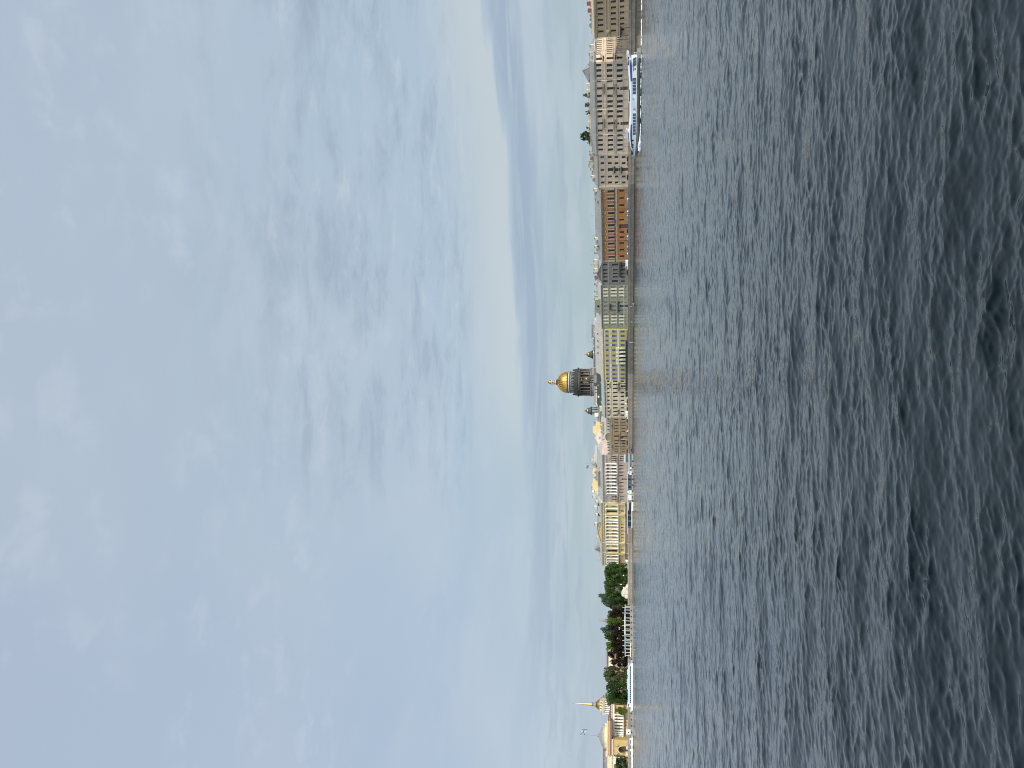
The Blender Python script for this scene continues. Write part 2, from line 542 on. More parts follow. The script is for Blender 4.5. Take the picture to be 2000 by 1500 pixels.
def house(name, label, front, z_eave, depth, wallm, rows, roofm=None, roof_h=3.0, ridge=0.45, trim=None, frame='white_frame',
          skip=(), extra_ops=(), courses=(), eave_out=0.55, cornice_h=0.7, plinth=None, side_l=True, side_r=True, wins=True,
          sill=True, group=None, ends='hip', surround=None, glass=None, cat='building'):
    """a street building. rows: list of (z0, z1, width, [x centres]); returns root and handy values"""
    root = thing(name, label, cat, front.L, front.rz, group)
    W = front.len
    ops = []; spots = []
    for z0, z1, wd, xs in rows:
        for x in xs:
            if (round(x, 1), round(z0, 1)) in skip:
                continue
            ops.append((x - wd / 2, x + wd / 2, z0, z1)); spots.append((x, z0, z1, wd))
    ops += list(extra_ops)
    wl = MB()
    wall_with_openings(wl, 0, W, -0.3, z_eave, ops, wallm)
    # sides and back
    wl.face([(0, 0, -0.3), (0, 0, z_eave), (0, depth, z_eave), (0, depth, -0.3)], wallm)
    wl.face([(W, 0, -0.3), (W, depth, -0.3), (W, depth, z_eave), (W, 0, z_eave)], wallm)
    wl.face([(0, depth, -0.3), (0, depth, z_eave), (W, depth, z_eave), (W, depth, -0.3)], wallm)
    wl.face([(0, 1.0, z_eave - .3), (W, 1.0, z_eave - .3), (W, depth, z_eave - .3), (0, depth, z_eave - .3)], wallm)
    wl.face([(0, 1.0, -0.3), (W, 1.0, -0.3), (W, 1.0, z_eave - .3), (0, 1.0, z_eave - .3)], 'dark_room')
    wl.build('wall', root)
    tm = trim or wallm
    if wins:
        for x, z0, z1, wd in spots:
            g = glass or _gl.choice(GL)
            link('window', window_mesh(wd, z1 - z0, frame, g, 'cross', surround), root, (x, 0.55, z0))
    cn = MB()
    cn.box(-0.1, W + 0.1, -eave_out, 0.0, z_eave - cornice_h * 0.45, z_eave, tm)
    cn.box(-0.05, W + 0.05, -eave_out * 0.5, 0.0, z_eave - cornice_h, z_eave - cornice_h * 0.45, tm)
    cn.build('cornice', root)
    for i, (z, h, out, cm) in enumerate(courses):
        c = MB(); c.box(0, W, -out, 0.0, z, z + h, cm or tm); c.build('string_course', root)
    if plinth:
        p = MB()
        pz, pm = plinth
        dx_ = sorted([(a, b) for a, b, c, d in ops if c < pz])
        x = 0.0
        for a, b in dx_:
            if a > x + .05:
                p.box(x, a, -0.12, 0.0, -0.3, pz, pm)
            x = max(x, b)
        if x < W - .05:
            p.box(x, W, -0.12, 0.0, -0.3, pz, pm)
        p.build('plinth', root)
    if roofm:
        rf = MB()
        y0, y1 = -eave_out, depth
        yr = y0 + (y1 - y0) * ridge
        hp = min(roof_h * 1.2, W * 0.3) if ends == 'hip' else 0
        zr = z_eave + roof_h; ze = z_eave + 0.02
        A = [(-.1, y0, ze), (W + .1, y0, ze), (W + .1, y1, ze), (-.1, y1, ze), (hp, yr, zr), (W - hp, yr, zr)]
        rf.faces(A, [(0, 1, 5, 4), (1, 2, 5), (2, 3, 4, 5), (3, 0, 4), (0, 3, 2, 1)], roofm)
        # standing seams
        n = int(W / 1.6)
        for i in range(1, n):
            x = W * i / n
            if hp < x < W - hp:
                rf.tube((x, y0, ze + .03), (x, yr, zr + .03), 0.045, roofm, n=4)
        ro = rf.build('roof', root)
        root_roof = ro
    else:
        root_roof = None
    return root, root_roof, W


def chimney(parent, x, y, z0, h, wd=1.1, dp=0.8, m='chimney_cream', cap='chimney_cap'):
    c = MB()
    c.box(x - wd / 2, x + wd / 2, y - dp / 2, y + dp / 2, z0 - 1.2, z0 + h, m)
    c.box(x - wd / 2 - .1, x + wd / 2 + .1, y - dp / 2 - .1, y + dp / 2 + .1, z0 + h, z0 + h + .16, cap)
    c.box(x - wd / 4, x + wd / 4, y - dp / 4, y + dp / 4, z0 + h + .16, z0 + h + .45, cap)
    return c.build('chimney', parent)


def antenna(parent, x, y, z0, h, bars=2):
    a = MB()
    a.tube((x, y, z0 - .3), (x, y, z0 + h), 0.06, 'dark_metal', 0.03, 5)
    for i in range(bars):
        z = z0 + h - 0.3 - 0.5 * i
        a.box(x - .7 + .15 * i, x + .7 - .15 * i, y - .03, y + .03, z - .03, z + .03, 'dark_metal')
    return a.build('antenna', parent)


def balcony(parent, x, z, wd, out=1.1, m='iron', slab=None, h=1.0, solid=False):
    b = MB()
    b.box(x - wd / 2, x + wd / 2, -out, -0.0, z - .22, z, slab or m)
    for sx in (-1, 1):
        b.prism([(-out * .8, z - .22), (-.02, z - .22), (-.02, z - .9)], x + sx * wd * .38 - .1, x + sx * wd * .38 + .1, slab or m, 'x')
    if solid:
        b.box(x - wd / 2, x + wd / 2, -out, -out + .12, z, z + h, m)
        b.box(x - wd / 2, x - wd / 2 + .12, -out + .12, 0, z, z + h, m); b.box(x + wd / 2 - .12, x + wd / 2, -out + .12, 0, z, z + h, m)
    else:
        b.box(x - wd / 2, x + wd / 2, -out, -out + .06, z + h - .08, z + h, m)
        b.box(x - wd / 2, x - wd / 2 + .06, -out + .06, 0, z + h - .08, z + h, m); b.box(x + wd / 2 - .06, x + wd / 2, -out + .06, 0, z + h - .08, z + h, m)
        n = max(6, int(wd / .22))
        for i in range(n + 1):
            xx = x - wd / 2 + .03 + (wd - .06) * i / n
            b.box(xx - .025, xx + .025, -out + .01, -out + .05, z, z + h - .08, m)
    return b.build('balcony', parent)


def door(parent, x, z1, wd, m='door_wood', transom=True):
    d = MB()
    zt = z1 - (0.9 if transom and z1 > 2.8 else 0.0)
    for s in (-1, 1):
        d.box(x + s * wd / 4 - wd / 4 + .02, x + s * wd / 4 + wd / 4 - .02, 0.5, 0.58, -0.1, zt, m)
        d.box(x + s * wd / 4 - wd / 7, x + s * wd / 4 + wd / 7, 0.46, 0.5, 0.3, zt * .42, m)
        d.box(x + s * wd / 4 - wd / 7, x + s * wd / 4 + wd / 7, 0.46, 0.5, zt * .5, zt - .25, m)
    if zt < z1:
        d.box(x - wd / 2, x + wd / 2, 0.5, 0.56, zt + .06, z1, 'glass_dark')
        d.box(x - wd / 2, x + wd / 2, 0.44, 0.6, zt, zt + .06, m)
    o = d.build('door', parent)
    k = MB(); k.ball((x + .12, 0.42, 1.1), 0.06, 'gold', 6, 4); k.build('handle', o)
    return o


def pediment(mb, x0, x1, z, h, m, out=0.3, y0=0.0, tymp=None):
    """triangular gable with raking cornices"""
    xm = (x0 + x1) / 2
    mb.prism([(x0, z), (x1, z), (xm, z + h)], y0 - out * .4, y0 - 0.01, tymp or m)
    t = max(.18, h * .13)
    mb.prism([(x0 - t, z), (x0 + t * 1.5, z), (xm, z + h - t * .2), (xm, z + h + t)], y0 - out, y0 - out * .4 - .003, m)
    mb.prism([(x1 + t, z), (xm, z + h + t), (xm, z + h - t * .2), (x1 - t * 1.5, z)], y0 - out, y0 - out * .4 - .003, m)


def column_mesh(h, r, m='white_stone', n=12):
    c = MB()
    c.box(-r * 1.35, r * 1.35, -r * 1.35, r * 1.35, 0, r * .45, m)
    c.lathe([(r * 1.2, r * .45), (r * 1.2, r * .7), (r, r * .95), (r, h * .33), (r * .86, h - r * 2.0), (r * .95, h - r * 1.9), (r * .9, h - r * 1.7),
             (r * 1.25, h - r * .4)], m, (0, 0, 0), n)
    c.box(-r * 1.35, r * 1.35, -r * 1.35, r * 1.35, h - r * .4, h, m)
    o = c.build('column'); me = o.data; bpy.data.objects.remove(o)
    return me


# ------------------------------------------------------------------ palette
mat('white_frame', (0.55, 0.55, 0.53), 0.5, 0.05)
mat('brown_frame', (0.12, 0.08, 0.06), 0.5, 0.05)
mat('grey_frame', (0.10, 0.10, 0.10), 0.5, 0.05)
mat('glass', (0.016, 0.018, 0.021), 0.12, 0.25, 0.8, spec=0.18)
mat('glass_dark', (0.012, 0.014, 0.017), 0.10, 0.2, 0.8, spec=0.18)
mat('glass_curtain', (0.050, 0.052, 0.055), 0.25, 0.3, 0.9, spec=0.18)
mat('dark_room', (0.015, 0.015, 0.016), 0.9)
mat('iron', (0.022, 0.024, 0.026), 0.5, 0.1)
mat('dark_metal', (0.09, 0.095, 0.10), 0.5, 0.1, metal=0.3)
mat('gold', (0.430, 0.250, 0.068), 0.34, 0.10, 0.5, metal=1.0)
mat('door_wood', (0.085, 0.040, 0.028), 0.5, 0.2, 2.0)
mat('door_brown', (0.26, 0.115, 0.05), 0.5, 0.2, 2.0)
mat('door_blue', (0.025, 0.045, 0.10), 0.4, 0.1)
mat('chimney_cream', (0.56, 0.47, 0.32), 0.9, 0.2, 0.8, fine=.1)
mat('chimney_brick', (0.26, 0.10, 0.075), 0.9, 0.25, 0.8, fine=.2)
mat('chimney_grey', (0.30, 0.29, 0.27), 0.9, 0.25, 0.8, fine=.1)
mat('chimney_cap', (0.16, 0.16, 0.16), 0.8, 0.2)
mat('zinc', (0.190, 0.190, 0.185), 0.6, 0.14, 0.12, streak=0.18, spec=.3)
mat('zinc_light', (0.260, 0.260, 0.255), 0.6, 0.12, 0.12, streak=0.15, spec=.3)
mat('zinc_dark', (0.16, 0.165, 0.17), 0.6, 0.15, 0.15, streak=0.15, spec=.3)
mat('roof_tan', (0.34, 0.29, 0.23), 0.7, 0.18, 0.2, streak=0.2)
mat('roof_green', (0.022, 0.036, 0.028), 0.6, 0.15, 0.15, streak=0.2)
mat('roof_red', (0.158, 0.056, 0.051), 0.7, 0.15, 0.2, streak=0.15)
mat('roof_pale', (0.300, 0.295, 0.280), 0.6, 0.12, 0.1, streak=0.12)
mat('stucco_brown', (0.336, 0.250, 0.159), 0.9, 0.14, 0.12, streak=0.22, fine=.06)
mat('stucco_brown_trim', (0.347, 0.271, 0.166), 0.9, 0.12, 0.2, streak=0.15)
mat('stucco_beige', (0.485, 0.386, 0.285), 0.9, 0.10, 0.12, streak=0.18, fine=.05)
mat('beige_trim', (0.524, 0.431, 0.325), 0.9, 0.10, 0.2, streak=0.15)
mat('grey_trim', (0.30, 0.295, 0.28), 0.9, 0.12, 0.2, streak=0.15)
mat('stucco_tan', (0.388, 0.306, 0.225), 0.9, 0.12, 0.12, streak=0.2, fine=.06)
mat('stucco_orange', (0.270, 0.115, 0.035), 0.9, 0.14, 0.12, streak=0.2, fine=.05)
mat('orange_trim', (0.280, 0.240, 0.170), 0.9, 0.12, 0.2, streak=0.15)
mat('orange_pier', (0.240, 0.085, 0.050), 0.9, 0.12, 0.2, streak=0.15)
mat('stone_grey', (0.150, 0.135, 0.115), 0.9, 0.16, 0.2, streak=0.25, fine=.1)
mat('stone_grey_trim', (0.185, 0.178, 0.165), 0.9, 0.16, 0.2, streak=0.2)
mat('stucco_green', (0.210, 0.210, 0.150), 0.9, 0.10, 0.12, streak=0.18, fine=.05)
mat('pale_cream', (0.520, 0.490, 0.360), 0.9, 0.08, 0.2, streak=0.12)
mat('print_yellow', (0.340, 0.285, 0.085), 0.8, 0.06, 0.1)
mat('print_yellow_side', (0.66, 0.60, 0.23), 0.8, 0.06, 0.1)  # lit copy of the print yellow: sunlight put into the screen's side strip
mat('print_grey', (0.50, 0.48, 0.49), 0.8, 0.05, 0.1)
mat('print_blue', (0.045, 0.052, 0.190), 0.6, 0.2, 0.5)
mat('print_blue_pale', (0.120, 0.135, 0.300), 0.6, 0.2, 0.5)
mat('stucco_sand', (0.480, 0.407, 0.297), 0.9, 0.10, 0.12, streak=0.18, fine=.05)
mat('sand_trim', (0.528, 0.468, 0.348), 0.9, 0.10, 0.2, streak=0.15)
mat('sandstone', (0.250, 0.175, 0.105), 0.9, 0.18, 0.2, streak=0.25, fine=.1)
mat('sandstone_trim', (0.310, 0.240, 0.160), 0.9, 0.15, 0.2, streak=0.2)
mat('granite_pink', (0.380, 0.300, 0.248), 0.8, 0.12, 0.2, streak=0.2, fine=.08)
mat('granite_grey', (0.356, 0.316, 0.276), 0.8, 0.12, 0.2, streak=0.2, fine=.08)
mat('white_stone', (0.608, 0.592, 0.544), 0.7, 0.06, 0.3, streak=0.08)
mat('stucco_yellow', (0.486, 0.375, 0.165), 0.9, 0.10, 0.12, streak=0.15, fine=.05)
mat('yellow_trim', (0.42, 0.365, 0.245), 0.9, 0.10, 0.2, streak=0.15)
mat('wall_sunny', (0.508, 0.377, 0.180), 0.9, 0.08, 0.12, streak=0.1)
mat('wall_pink', (0.522, 0.405, 0.333), 0.9, 0.08, 0.12, streak=0.1)
mat('wall_cream', (0.60, 0.52, 0.38), 0.9, 0.08, 0.12, streak=0.1)
mat('base_brown', (0.19, 0.145, 0.115), 0.9, 0.15, 0.3, streak=0.2)
mat('admiralty_yellow', (0.344, 0.246, 0.098), 0.9, 0.08, 0.12, streak=0.12, fine=.04)
mat('quay_granite', (0.165, 0.145, 0.118), 0.85, 0.22, 0.35, streak=0.25, fine=.18, bump=.05)
mat('quay_wet', (0.035, 0.032, 0.030), 0.5, 0.3, 0.5, fine=.2)
mat('quay_parapet', (0.180, 0.155, 0.136), 0.85, 0.18, 0.35, streak=0.2, fine=.15)
mat('asphalt', (0.05, 0.05, 0.052), 0.9, 0.2, 0.3)
mat('paving', (0.17, 0.16, 0.15), 0.9, 0.2, 0.3)
mat('lawn', (0.055, 0.085, 0.03), 0.95, 0.3, 0.3, fine=.3)
mat('lamp_cream', (0.46, 0.42, 0.34), 0.6, 0.1)
mat('globe', (0.80, 0.80, 0.76), 0.35, 0.03)
mat('paint_white', (0.528, 0.536, 0.552), 0.35, 0.05, 0.3)
mat('paint_blue', (0.018, 0.045, 0.17), 0.35, 0.1, 0.4)
mat('paint_paleblue', (0.30, 0.42, 0.55), 0.4, 0.1, 0.4)
mat('paint_navy', (0.018, 0.022, 0.060), 0.4, 0.15, 0.4)
mat('hull_grey', (0.25, 0.26, 0.24), 0.35, 0.15, 0.3, metal=.3)
mat('glass_blue', (0.022, 0.040, 0.062), 0.12, 0.25, 0.6)
mat('glass_teal', (0.030, 0.060, 0.072), 0.15, 0.35, 0.35)
mat('tent_white', (0.442, 0.451, 0.459), 0.7, 0.05)
mat('pontoon', (0.21, 0.205, 0.195), 0.8, 0.2, 0.3, streak=.2)
mat('rubber', (0.02, 0.02, 0.02), 0.8)
mat('foam', (0.62, 0.65, 0.66), 0.8, 0.1, 2.0)
mat('bronze', (0.055, 0.075, 0.065), 0.5, 0.2, 0.6, metal=.4)
mat('bronze_dark', (0.017, 0.020, 0.017), 0.6, 0.25, 0.3, streak=.2)
mat('bronze_green', (0.028, 0.038, 0.031), 0.6, 0.25, 0.3, streak=.25)
mat('granite_red', (0.062, 0.048, 0.038), 0.6, 0.25, 0.25, streak=.25)
mat('granite_cath', (0.145, 0.138, 0.130), 0.8, 0.18, 0.2, streak=.25)
mat('cath_dark', (0.022, 0.02, 0.019), 0.8, 0.2, 0.2)
mat('cath_pale', (0.300, 0.310, 0.300), 0.7, 0.1, 0.3)
mat('rock', (0.47, 0.40, 0.32), 0.9, 0.15, 0.4, fine=.15, bump=.08)
mat('cloth_pale', (.30, .33, .36), .8)
mat('skin', (0.50, 0.33, 0.25), 0.6, 0.05)


# ------------------------------------------------------------------ setting: quay, street, ground
BANK = [(-700, 285), (-200, 326), (0, 354), (180, 379), (360, 405), (550, 452), (730, 500), (880, 516), (1060, 520), (1240, 503), (1500, 486), (2100, 450)]
BP = [Vector((1500, -700, 0))] + [ground(y, d, 0.0) for y, d in BANK] + [Vector((-2600, 380, 0))]
QT = 3.62                                   # top of the parapet


def offset_line(pts, d):
    out = []
    for i, p in enumerate(pts):
        a = pts[max(0, i - 1)]; b = pts[min(len(pts) - 1, i + 1)]
        t = (b - a).normalized(); n = Vector((t.y, -t.x, 0))
        if n.y < 0: n = -n
        out.append(p + n * d)
    return out


def strip(name, lo, hi, m, kind='structure'):
    """walls and ledges that follow the bank: lo/hi are (offset, z)"""
    mb = MB()
    A = [(p.x, p.y, lo[1]) for p in offset_line(BP, lo[0])]; B = [(p.x, p.y, hi[1]) for p in offset_line(BP, hi[0])]
    return A, B


def quay():
    mb = MB()
    prof = [(0, -2.0, 'quay_wet'), (0, 0.45, 'quay_wet'), (0.05, 2.25, 'quay_granite'), (-0.14, 2.29, 'quay_granite'), (-0.14, 2.55, 'quay_granite'), (0.35, 2.6, 'quay_granite'),
            (0.35, 3.40, 'quay_parapet'), (0.28, 3.43, 'quay_parapet'), (0.28, QT, 'quay_parapet'), (0.85, QT, 'quay_parapet'), (0.85, 2.6, 'quay_parapet')]
    lines = [[(p.x, p.y, z) for p in offset_line(BP, o)] for o, z, _ in prof]
    for k in range(len(prof) - 1):
        for i in range(len(BP) - 1):
            mb.face([lines[k][i], lines[k][i + 1], lines[k + 1][i + 1], lines[k + 1][i]], prof[k + 1][2])
    o = mb.build('embankment_wall')
    tag(o, 'long granite embankment wall with parapet along the far side of the river', 'embankment')
    # ground and road behind it
    g = MB()
    A = offset_line(BP, 0.85); n = len(A)
    B = [Vector((6000 - 12000 * i / (n - 1), 7000, 2.6)) for i in range(n)]
    for i in range(n - 1):
        g.face([(A[i].x, A[i].y, 2.6), (A[i + 1].x, A[i + 1].y, 2.6), tuple(B[i + 1]), tuple(B[i])], 'paving')
    go = g.build('ground'); go['kind'] = 'structure'
    r = MB(); a = offset_line(BP, 4.5); b = offset_line(BP, 16.5)
    for i in range(len(a) - 1):
        r.face([(a[i].x, a[i].y, 2.604), (a[i + 1].x, a[i + 1].y, 2.604), (b[i + 1].x, b[i + 1].y, 2.604), (b[i].x, b[i].y, 2.604)], 'asphalt')
    ro = r.build('road'); ro['kind'] = 'structure'
    l = MB()
    l.face([tuple(ground(1108, 580, 2.608)), tuple(ground(1500, 560, 2.608)), tuple(ground(1500, 700, 2.608)), tuple(ground(1108, 760, 2.608))], 'lawn')
    lo = l.build('lawn'); lo['kind'] = 'structure'

quay()


def row(f, Vt, Vb, wpx, ys, yref=None):
    yref = (f_mid(ys) if yref is None else yref)
    z0, z1 = f.z(Vb, yref), f.z(Vt, yref)
    vm = (Vt + Vb) / 2
    xs = [f.x(y, vm) for y in ys]
    ym = f_mid(ys)
    return (z0, z1, f.x(ym - wpx / 2, vm) - f.x(ym + wpx / 2, vm), xs)


def f_mid(ys):
    return sum(ys) / len(ys)


def stack(root, roof, f, items, back=3.5, m='chimney_cream', ):
    """chimneys seen against the sky: (row, top column, width in px[, material])"""
    for it in items:
        y, V, wpx = it[:3]
        mm = it[3] if len(it) > 3 else m
        x = f.x(y, V); z = f.z(V, y)
        wd = abs(f.x(y - wpx / 2, V) - f.x(y + wpx / 2, V))
        chimney(roof or root, x, back + (hash(int(y * 10)) % 7) * .35, z - 1.3, 1.3 - .45, wd, 0.9, mm)


# ================================================================== the street fronts, from the right
# -- brown palace-like block at the right edge
f = Front(-95, 70, 338, 366)
C = [5.2, 17, 27.6, 39.2, 49.3, 61.6]
more = [-6.5, -18, -29.5, -41, -52, -64, -76]
r1 = row(f, 1167.3, 1178, 4.8, C + more, 30); r2 = row(f, 1193.2, 1203.5, 4.6, [3.1, 14.7, 26, 37, 47, 60] + more, 30)
r3 = row(f, 1211, 1219.3, 4.6, [2, 13.2, 24.5, 36, 46.5, 58] + more, 30)
ze = f.z(1160, 35)
b1, rf, W = house('apartment_building', 'brown stuccoed building at the right end, with a tan sloping metal roof and red chimneys', f, ze, 85, 'stucco_brown', [r1, r2, r3],
                  'roof_tan', f.z(1151.5, 20) - ze, 0.09, 'stucco_brown_trim', 'grey_frame', eave_out=0.9, cornice_h=1.3,
                  courses=[(f.z(1184.6, 30), .5, .35, None), (f.z(1191, 30), 1.0, .22, None), (f.z(1207, 30), .45, .3, None), (f.z(1205, 30), .2, .15, None)],
                  plinth=(1.0, 'stone_grey'), surround='stucco_brown_trim', ends='gable')
stack(b1, rf, f, [(16, 1145, 8, 'chimney_brick'), (27.5, 1147, 8, 'chimney_brick'), (39, 1151, 5, 'chimney_grey'), (45, 1151, 5, 'chimney_grey'), (57, 1150.5, 9, 'chimney_grey')])
cp = MB(); x = f.x(61.6, 1187)
cp.lathe([(0.1, 0), (.9, .3), (1.1, 1.0), (.9, 1.8), (.1, 2.2)], 'stucco_brown_trim', (x, -.1, f.z(1191, 60) - .3), 10)
cp.build('cartouche', b1)
d = MB(); x = f.x(60, 1215); d.box(x - 2.2, x + 2.2, -1.8, 0, f.z(1213, 60), f.z(1211, 60), 'iron'); d.box(x - 2.0, x - 1.8, -1.7, -1.5, 0, f.z(1213, 60), 'iron'); d.box(x + 1.8, x + 2.0, -1.7, -1.5, 0, f.z(1213, 60), 'iron')
d.build('porch_canopy', b1)

# -- long beige block with the turned corner
f = Front(118, 298.5)
C = [127.2, 137.7, 148.2, 158, 172.7, 187.4, 198.4, 207.8, 217.7, 227.5, 241.2, 255.2, 264.6, 274, 283.2, 292.3]
bal = [172.7, 241.2]
plain = [c for c in C if c not in bal]
r1 = row(f, 1166.5, 1176, 5.0, plain, 205); r2 = row(f, 1186.2, 1197, 5.2, plain, 205); r3 = row(f, 1205.2, 1216.2, 5.2, plain, 205)
q1 = row(f, 1166.5, 1179, 5.0, bal, 207); q2 = row(f, 1186.2, 1201, 5.2, bal, 207); q3 = row(f, 1205.2, 1209.2, 4.4, bal, 207)
dz = f.z(1211.8, 207); dops = [(f.x(y, 1218) - .95, f.x(y, 1218) + .95, 0.0, dz) for y in bal]
ze = f.z(1161.5, 205)
FB = f
b2, rf, W = house('apartment_building', 'long beige building of three tall storeys with a roof garden, behind the hydrofoil', f, ze, 20, 'stucco_beige', [r1, r2, r3, q1, q2, q3],
                  'zinc', f.z(1152.5, 205) - ze, 0.22, 'grey_trim', 'grey_frame', extra_ops=dops, eave_out=1.0, cornice_h=1.0,
                  courses=[(f.z(1178.3, 205), .22, .18, 'beige_trim'), (f.z(1184, 205), .35, .28, 'beige_trim'), (f.z(1199, 205), .25, .2, 'grey_trim'), (f.z(1203.5, 205), .75, .3, 'grey_trim'), (f.z(1217, 205), .25, .2, 'grey_trim')],
                  surround='beige_trim', ends='gable')
for y in bal:
    x = f.x(y, 1218)
    door(b2, x, dz, 1.9, 'door_wood', False)
    balcony(b2, f.x(y, 1180), f.z(1179.6, y), 5.6, 1.2, 'iron', 'grey_trim')
    balcony(b2, f.x(y, 1203), f.z(1201.6, y), 5.6, 1.3, 'iron', 'grey_trim')
for y in [142.5, 153, 193, 203, 222.5, 259.5, 269, 278.5, 288]:
    x = f.x(y, 1183); z = f.z(1182.6, y)
    pd = MB(); pd.prism([(x - 1.3, z), (x + 1.3, z), (x + .4, z + .55), (x, z + .75), (x - .4, z + .55)], -.3, -.003, 'beige_trim'); pd.build('window_pediment', b2)


def wing(root, rootf, fr, zt, rows, wallm, frame, courses=(), trim=None, cornice=True):
    """another front of the same building, in the building's own axes"""
    a = fr.rz - rootf.rz
    ca, sa = math.cos(-rootf.rz), math.sin(-rootf.rz)
    d = fr.L - rootf.L
    loc = (d.x * ca - d.y * sa, d.x * sa + d.y * ca, 0)
    ops = [(x - wd / 2, x + wd / 2, z0, z1) for z0, z1, wd, xs in rows for x in xs]
    wl = MB(); wall_with_openings(wl, 0, fr.len, -.3, zt, ops, wallm)
    wl.face([(0, 1.0, -.3), (fr.len, 1.0, -.3), (fr.len, 1.0, zt), (0, 1.0, zt)], 'dark_room')
    wl.face([(0, 0, zt), (fr.len, 0, zt), (fr.len, 1.0, zt), (0, 1.0, zt)], wallm)
    wl.build('wall', root, loc, (0, 0, a))
    for z0, z1, wd, xs in rows:
        for x in xs:
            p = Vector((x, .55, z0)); p.rotate(Matrix.Rotation(a, 3, 'Z'))
            link('window', window_mesh(wd, z1 - z0, frame, _gl.choice(GL)), root, (loc[0] + p.x, loc[1] + p.y, p.z), (0, 0, a))
    c = MB()
    if cornice:
        c.box(-.4, fr.len + .4, -1.0, 0, zt - .45, zt, trim); c.box(-.2, fr.len + .2, -.5, 0, zt - 1.0, zt - .45, trim)
    c.build('cornice', root, loc, (0, 0, a))
    for z, h, out, cm in courses:
        c = MB(); c.box(-.1, fr.len + .1, -out, 0, z, z + h, cm or trim); c.build('string_course', root, loc, (0, 0, a))
    return loc, a


cs = [(f.z(1178.3, 205), .22, .18, 'beige_trim'), (f.z(1184, 205), .35, .28, 'beige_trim'), (f.z(1199, 205), .25, .2, 'grey_trim'), (f.z(1203.5, 205), .75, .3, 'grey_trim')]
fc = Front(104.5, 118, 396, front_depth(118))
wing(b2, f, fc, ze, [(r1[0] - .6, r1[1], 1.5, [fc.len / 2]), (q2[0], q2[1], 1.5, [fc.len / 2]), (r3[0], r3[1], 1.5, [fc.len / 2])], 'stucco_beige', 'grey_frame', cs, 'grey_trim')
fs = Front(104.5, 118, 396, 396)
fs.L = fc.R.copy(); fs.t = Vector((0.70, 0.714, 0)).normalized(); fs.len = 36.0; fs.R = fs.L + fs.t * 36.0; fs.rz = math.atan2(fs.t.y, fs.t.x)
xs = [1.8 + 2.75 * i for i in range(12)]
wing(b2, f, fs, ze, [(r1[0], r1[1], 1.3, xs), (r2[0], r2[1], 1.3, xs), (r3[0], r3[1], 1.3, xs)], 'stucco_beige', 'grey_frame', cs, 'grey_trim')
# corner balconies
ca = math.cos(fc.rz - f.rz)
for z in (r1[0] - .6, q2[0]):
    bo = balcony(b2, 0, 0, 3.4, 1.2, 'iron', 'grey_trim')
    p = fc.L + fc.t * (fc.len / 2) - f.L; bo.rotation_euler = (0, 0, fc.rz - f.rz)
    bo.location = (p.x * math.cos(-f.rz) - p.y * math.sin(-f.rz), p.x * math.sin(-f.rz) + p.y * math.cos(-f.rz), z)
# roof over the corner
def to_local(fr, p):
    d = p - fr.L
    return Vector((d.x * math.cos(-fr.rz) - d.y * math.sin(-fr.rz), d.x * math.sin(-fr.rz) + d.y * math.cos(-fr.rz), 0))
rc = MB()
P = [to_local(f, q) for q in (f.R, fc.R, fs.R, fs.R + Vector((-.714, .70, 0)) * 14, f.R + Vector((-.2, .98, 0)) * 16)]
cen = sum(P, Vector()) / 5
lo = [(p.x, p.y, ze + .02) for p in P]; hi = [(p.x * .45 + cen.x * .55, p.y * .45 + cen.y * .55, ze + 2.8) for p in P]
rc.faces(lo + hi, [(0, 1, 6, 5), (1, 2, 7, 6), (2, 3, 8, 7), (3, 4, 9, 8), (4, 0, 5, 9), (5, 6, 7, 8, 9), (0, 4, 3, 2, 1)], 'zinc_dark')
rco = rc.build('roof', b2)
stack(b2, rf, f, [(139, 1149, 5), (96.5, 1150.5, 5), (111, 1149, 7), (125, 1152, 5, 'chimney_grey'), (132, 1148.5, 4, 'chimney_grey')])
# roof garden: parapet with posts, and the glass pyramid
tb = 5.0
tr = MB()
xa, xb = f.x(291, 1150), f.x(171, 1150)
zt = f.z(1149.8, 230)
tr.box(xa, xb, tb, tb + .35, ze + .5, zt, 'wall_cream'); tr.box(xa - .1, xb + .1, tb - .08, tb + .43, zt, zt + .15, 'chimney_cream')
for y in (172, 184, 194.5, 207.5, 222.5, 235, 247, 261, 285, 290.5):
    x = f.x(y, 1150); tr.box(x - .75, x + .75, tb - .25, tb + .6, ze + .5, zt + (.9 if y < 200 else .55), 'chimney_cream')
tr.build('roof_parapet', b2)
py = MB()
xa, xb = f.x(167, 1149), f.x(139, 1149); xm = f.x(150, 1136); z0 = f.z(1149.5, 150); z1 = f.z(1136, 150)
ym0, ym1 = 5.0, 13.0; ap = (xm, (ym0 + ym1) / 2, z1)
q = [(xa, ym0, z0), (xb, ym0, z0), (xb, ym1, z0), (xa, ym1, z0)]
py.box(xa, xb, ym0, ym1, ze - .2, z0 - .02, 'zinc_dark')
pyo = py.build('skylight', b2)
pg = MB(); pg.faces(q + [ap], [(0, 1, 4), (1, 2, 4), (2, 3, 4), (3, 0, 4)], 'zinc'); pg.build('pane', pyo)
pf = MB()
for i in range(4):
    pf.tube(q[i], ap, .14, 'dark_metal', .08, 5); pf.tube(q[i], q[(i + 1) % 4], .14, 'dark_metal', n=5)
    for k in (.33, .66):
        a_ = Vector(q[i]).lerp(Vector(ap), k); b_ = Vector(q[(i + 1) % 4]).lerp(Vector(ap), k); pf.tube(a_, b_, .07, 'dark_metal', n=5)
    pf.tube(Vector(q[i]).lerp(Vector(q[(i + 1) % 4]), .5), ap, .08, 'dark_metal', n=5)
pf.build('frame', pyo)

